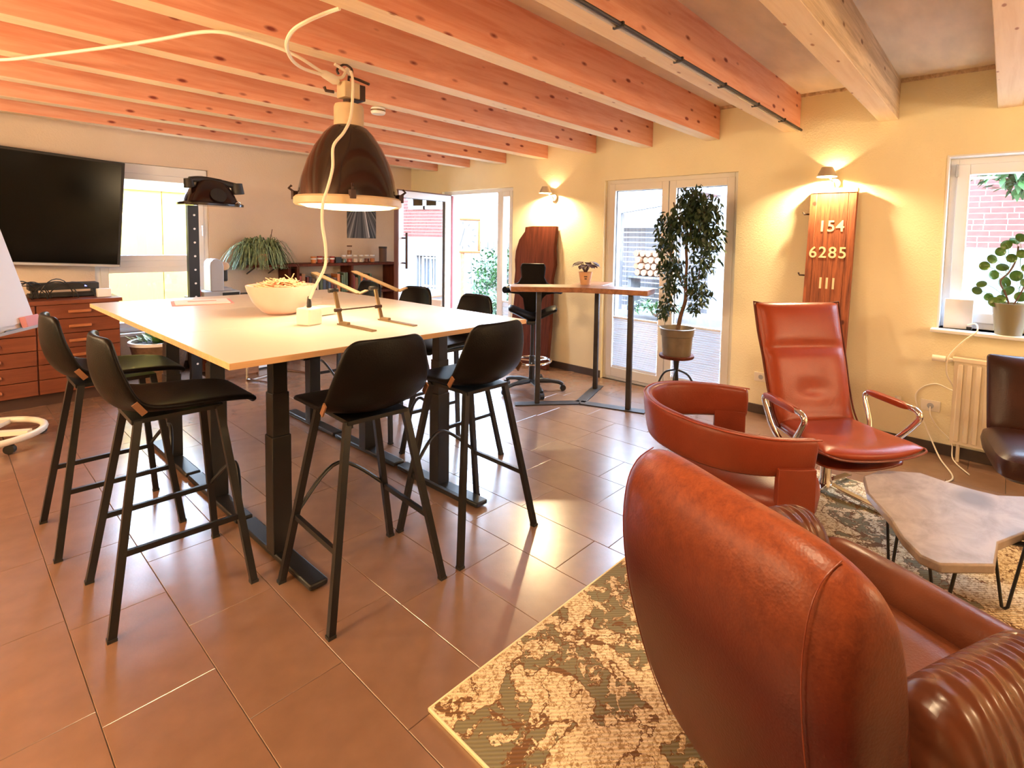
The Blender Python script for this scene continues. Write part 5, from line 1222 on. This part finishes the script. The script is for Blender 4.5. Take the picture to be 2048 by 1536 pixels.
def arm(m, sg):
    rows = []
    for i in range(15):
        t = i/14; u = .24+.58*t; e = (1-abs(2*t-1)**7)**.4 if 0 < t < 1 else .25
        row = []
        zc = .46-.03*t
        for (dv, z) in ((-.105, .06), (-.12, .25), (-.13, .42), (-.11, .53), (-.05, .585), (.03, .59), (.10, .54), (.12, .43), (.105, .25), (.10, .06)):
            row.append((u, sg*.315+dv*.86*(.6+.4*e), .06+(z-.06)*(.80+.36*e)-.04*t*(z/.6)))
        rows.append(row)
    m.grid(rows, closed_u=True, cap=True)
wr_m = leather('wrinkled_arm_leather', (.13, .038, .017, 1), (.08, .022, .010, 1), .27, scale=5)
_nt = wr_m.node_tree; _p = _nt.nodes['Principled BSDF']; _w = _nt.nodes.new('ShaderNodeTexWave'); _w.inputs['Scale'].default_value = 7; _w.inputs['Distortion'].default_value = 3; _w.inputs['Detail'].default_value = 3
_tc = _nt.nodes.new('ShaderNodeTexCoord'); _nt.links.new(_tc.outputs['Object'], _w.inputs[0]); _b = _nt.nodes.new('ShaderNodeBump'); _b.inputs['Strength'].default_value = .45; _b.inputs['Distance'].default_value = .012
_nt.links.new(_w.outputs[0], _b.inputs['Height']); _nt.links.new(_b.outputs[0], _p.inputs['Normal'])
for sg in (-1, 1): one('arm', wr_m, lambda m: arm(m, sg), parent=cl, sub=2)
one('seat_cushion', M['clubseat'], lambda m: pillow(m, .22, .99, -.36, .36, .12, .385, n=6, dish=.05), parent=cl, smooth=True)
one('front_roll', M['clubseat'], lambda m: m.tube([(1.03, v, .335) for v in (-.43, -.41, -.2, 0, .2, .41, .43)], [.05, .082, .088, .088, .088, .082, .05], 18), parent=cl, sub=1)
one('front_panel', M['clubseat'], lambda m: m.box(.93, 1.08, -.41, .41, .04, .33), parent=cl, bevel=.02)
one('base', M['blackrough'], lambda m: m.box(.42, .95, -.24, .24, 0, .13), parent=cl)
# ================================================================== DARK CHAIR AT THE RIGHT EDGE
dc = empty('dark_leather_chair', (3.80, -.31, ZG), math.radians(190), 'dark brown leather easy chair in front of the radiator at the right edge', 'armchair')
def back_d(m):
    N_ = 10; lay = []
    for side in (1, -1):
        L_ = []
        for i in range(N_):
            t = i/(N_-1); row = []
            for j in range(9):
                v = -1+2*j/8; e = (1-abs(v)**6)*(1-abs(2*t-1)**8); row.append((-.22-.16*t+side*.055*max(0, e)**.5, v*.33, .40+.47*t))
            L_.append(row)
        lay.append(L_)
    m.grid(lay[0]); m.grid([r[::-1] for r in lay[1]]); bmesh.ops.remove_doubles(m.bm, verts=m.bm.verts, dist=.0015)
one('backrest', M['darkl'], back_d, parent=dc, sub=2)
one('seat', M['darkl'], lambda m: pillow(m, -.28, .34, -.34, .34, .29, .47, n=7), parent=dc, smooth=True)
one('column', M['black'], lambda m: m.bar((0, 0, .01), (0, 0, .30), .05), parent=dc)
for a, b in (((-.35, 0), (.35, 0)), ((0, -.35), (0, .35))): one('foot', M['black'], lambda m: m.bar((a[0], a[1], .014), (b[0], b[1], .014), .07, .024), parent=dc, bevel=.004)
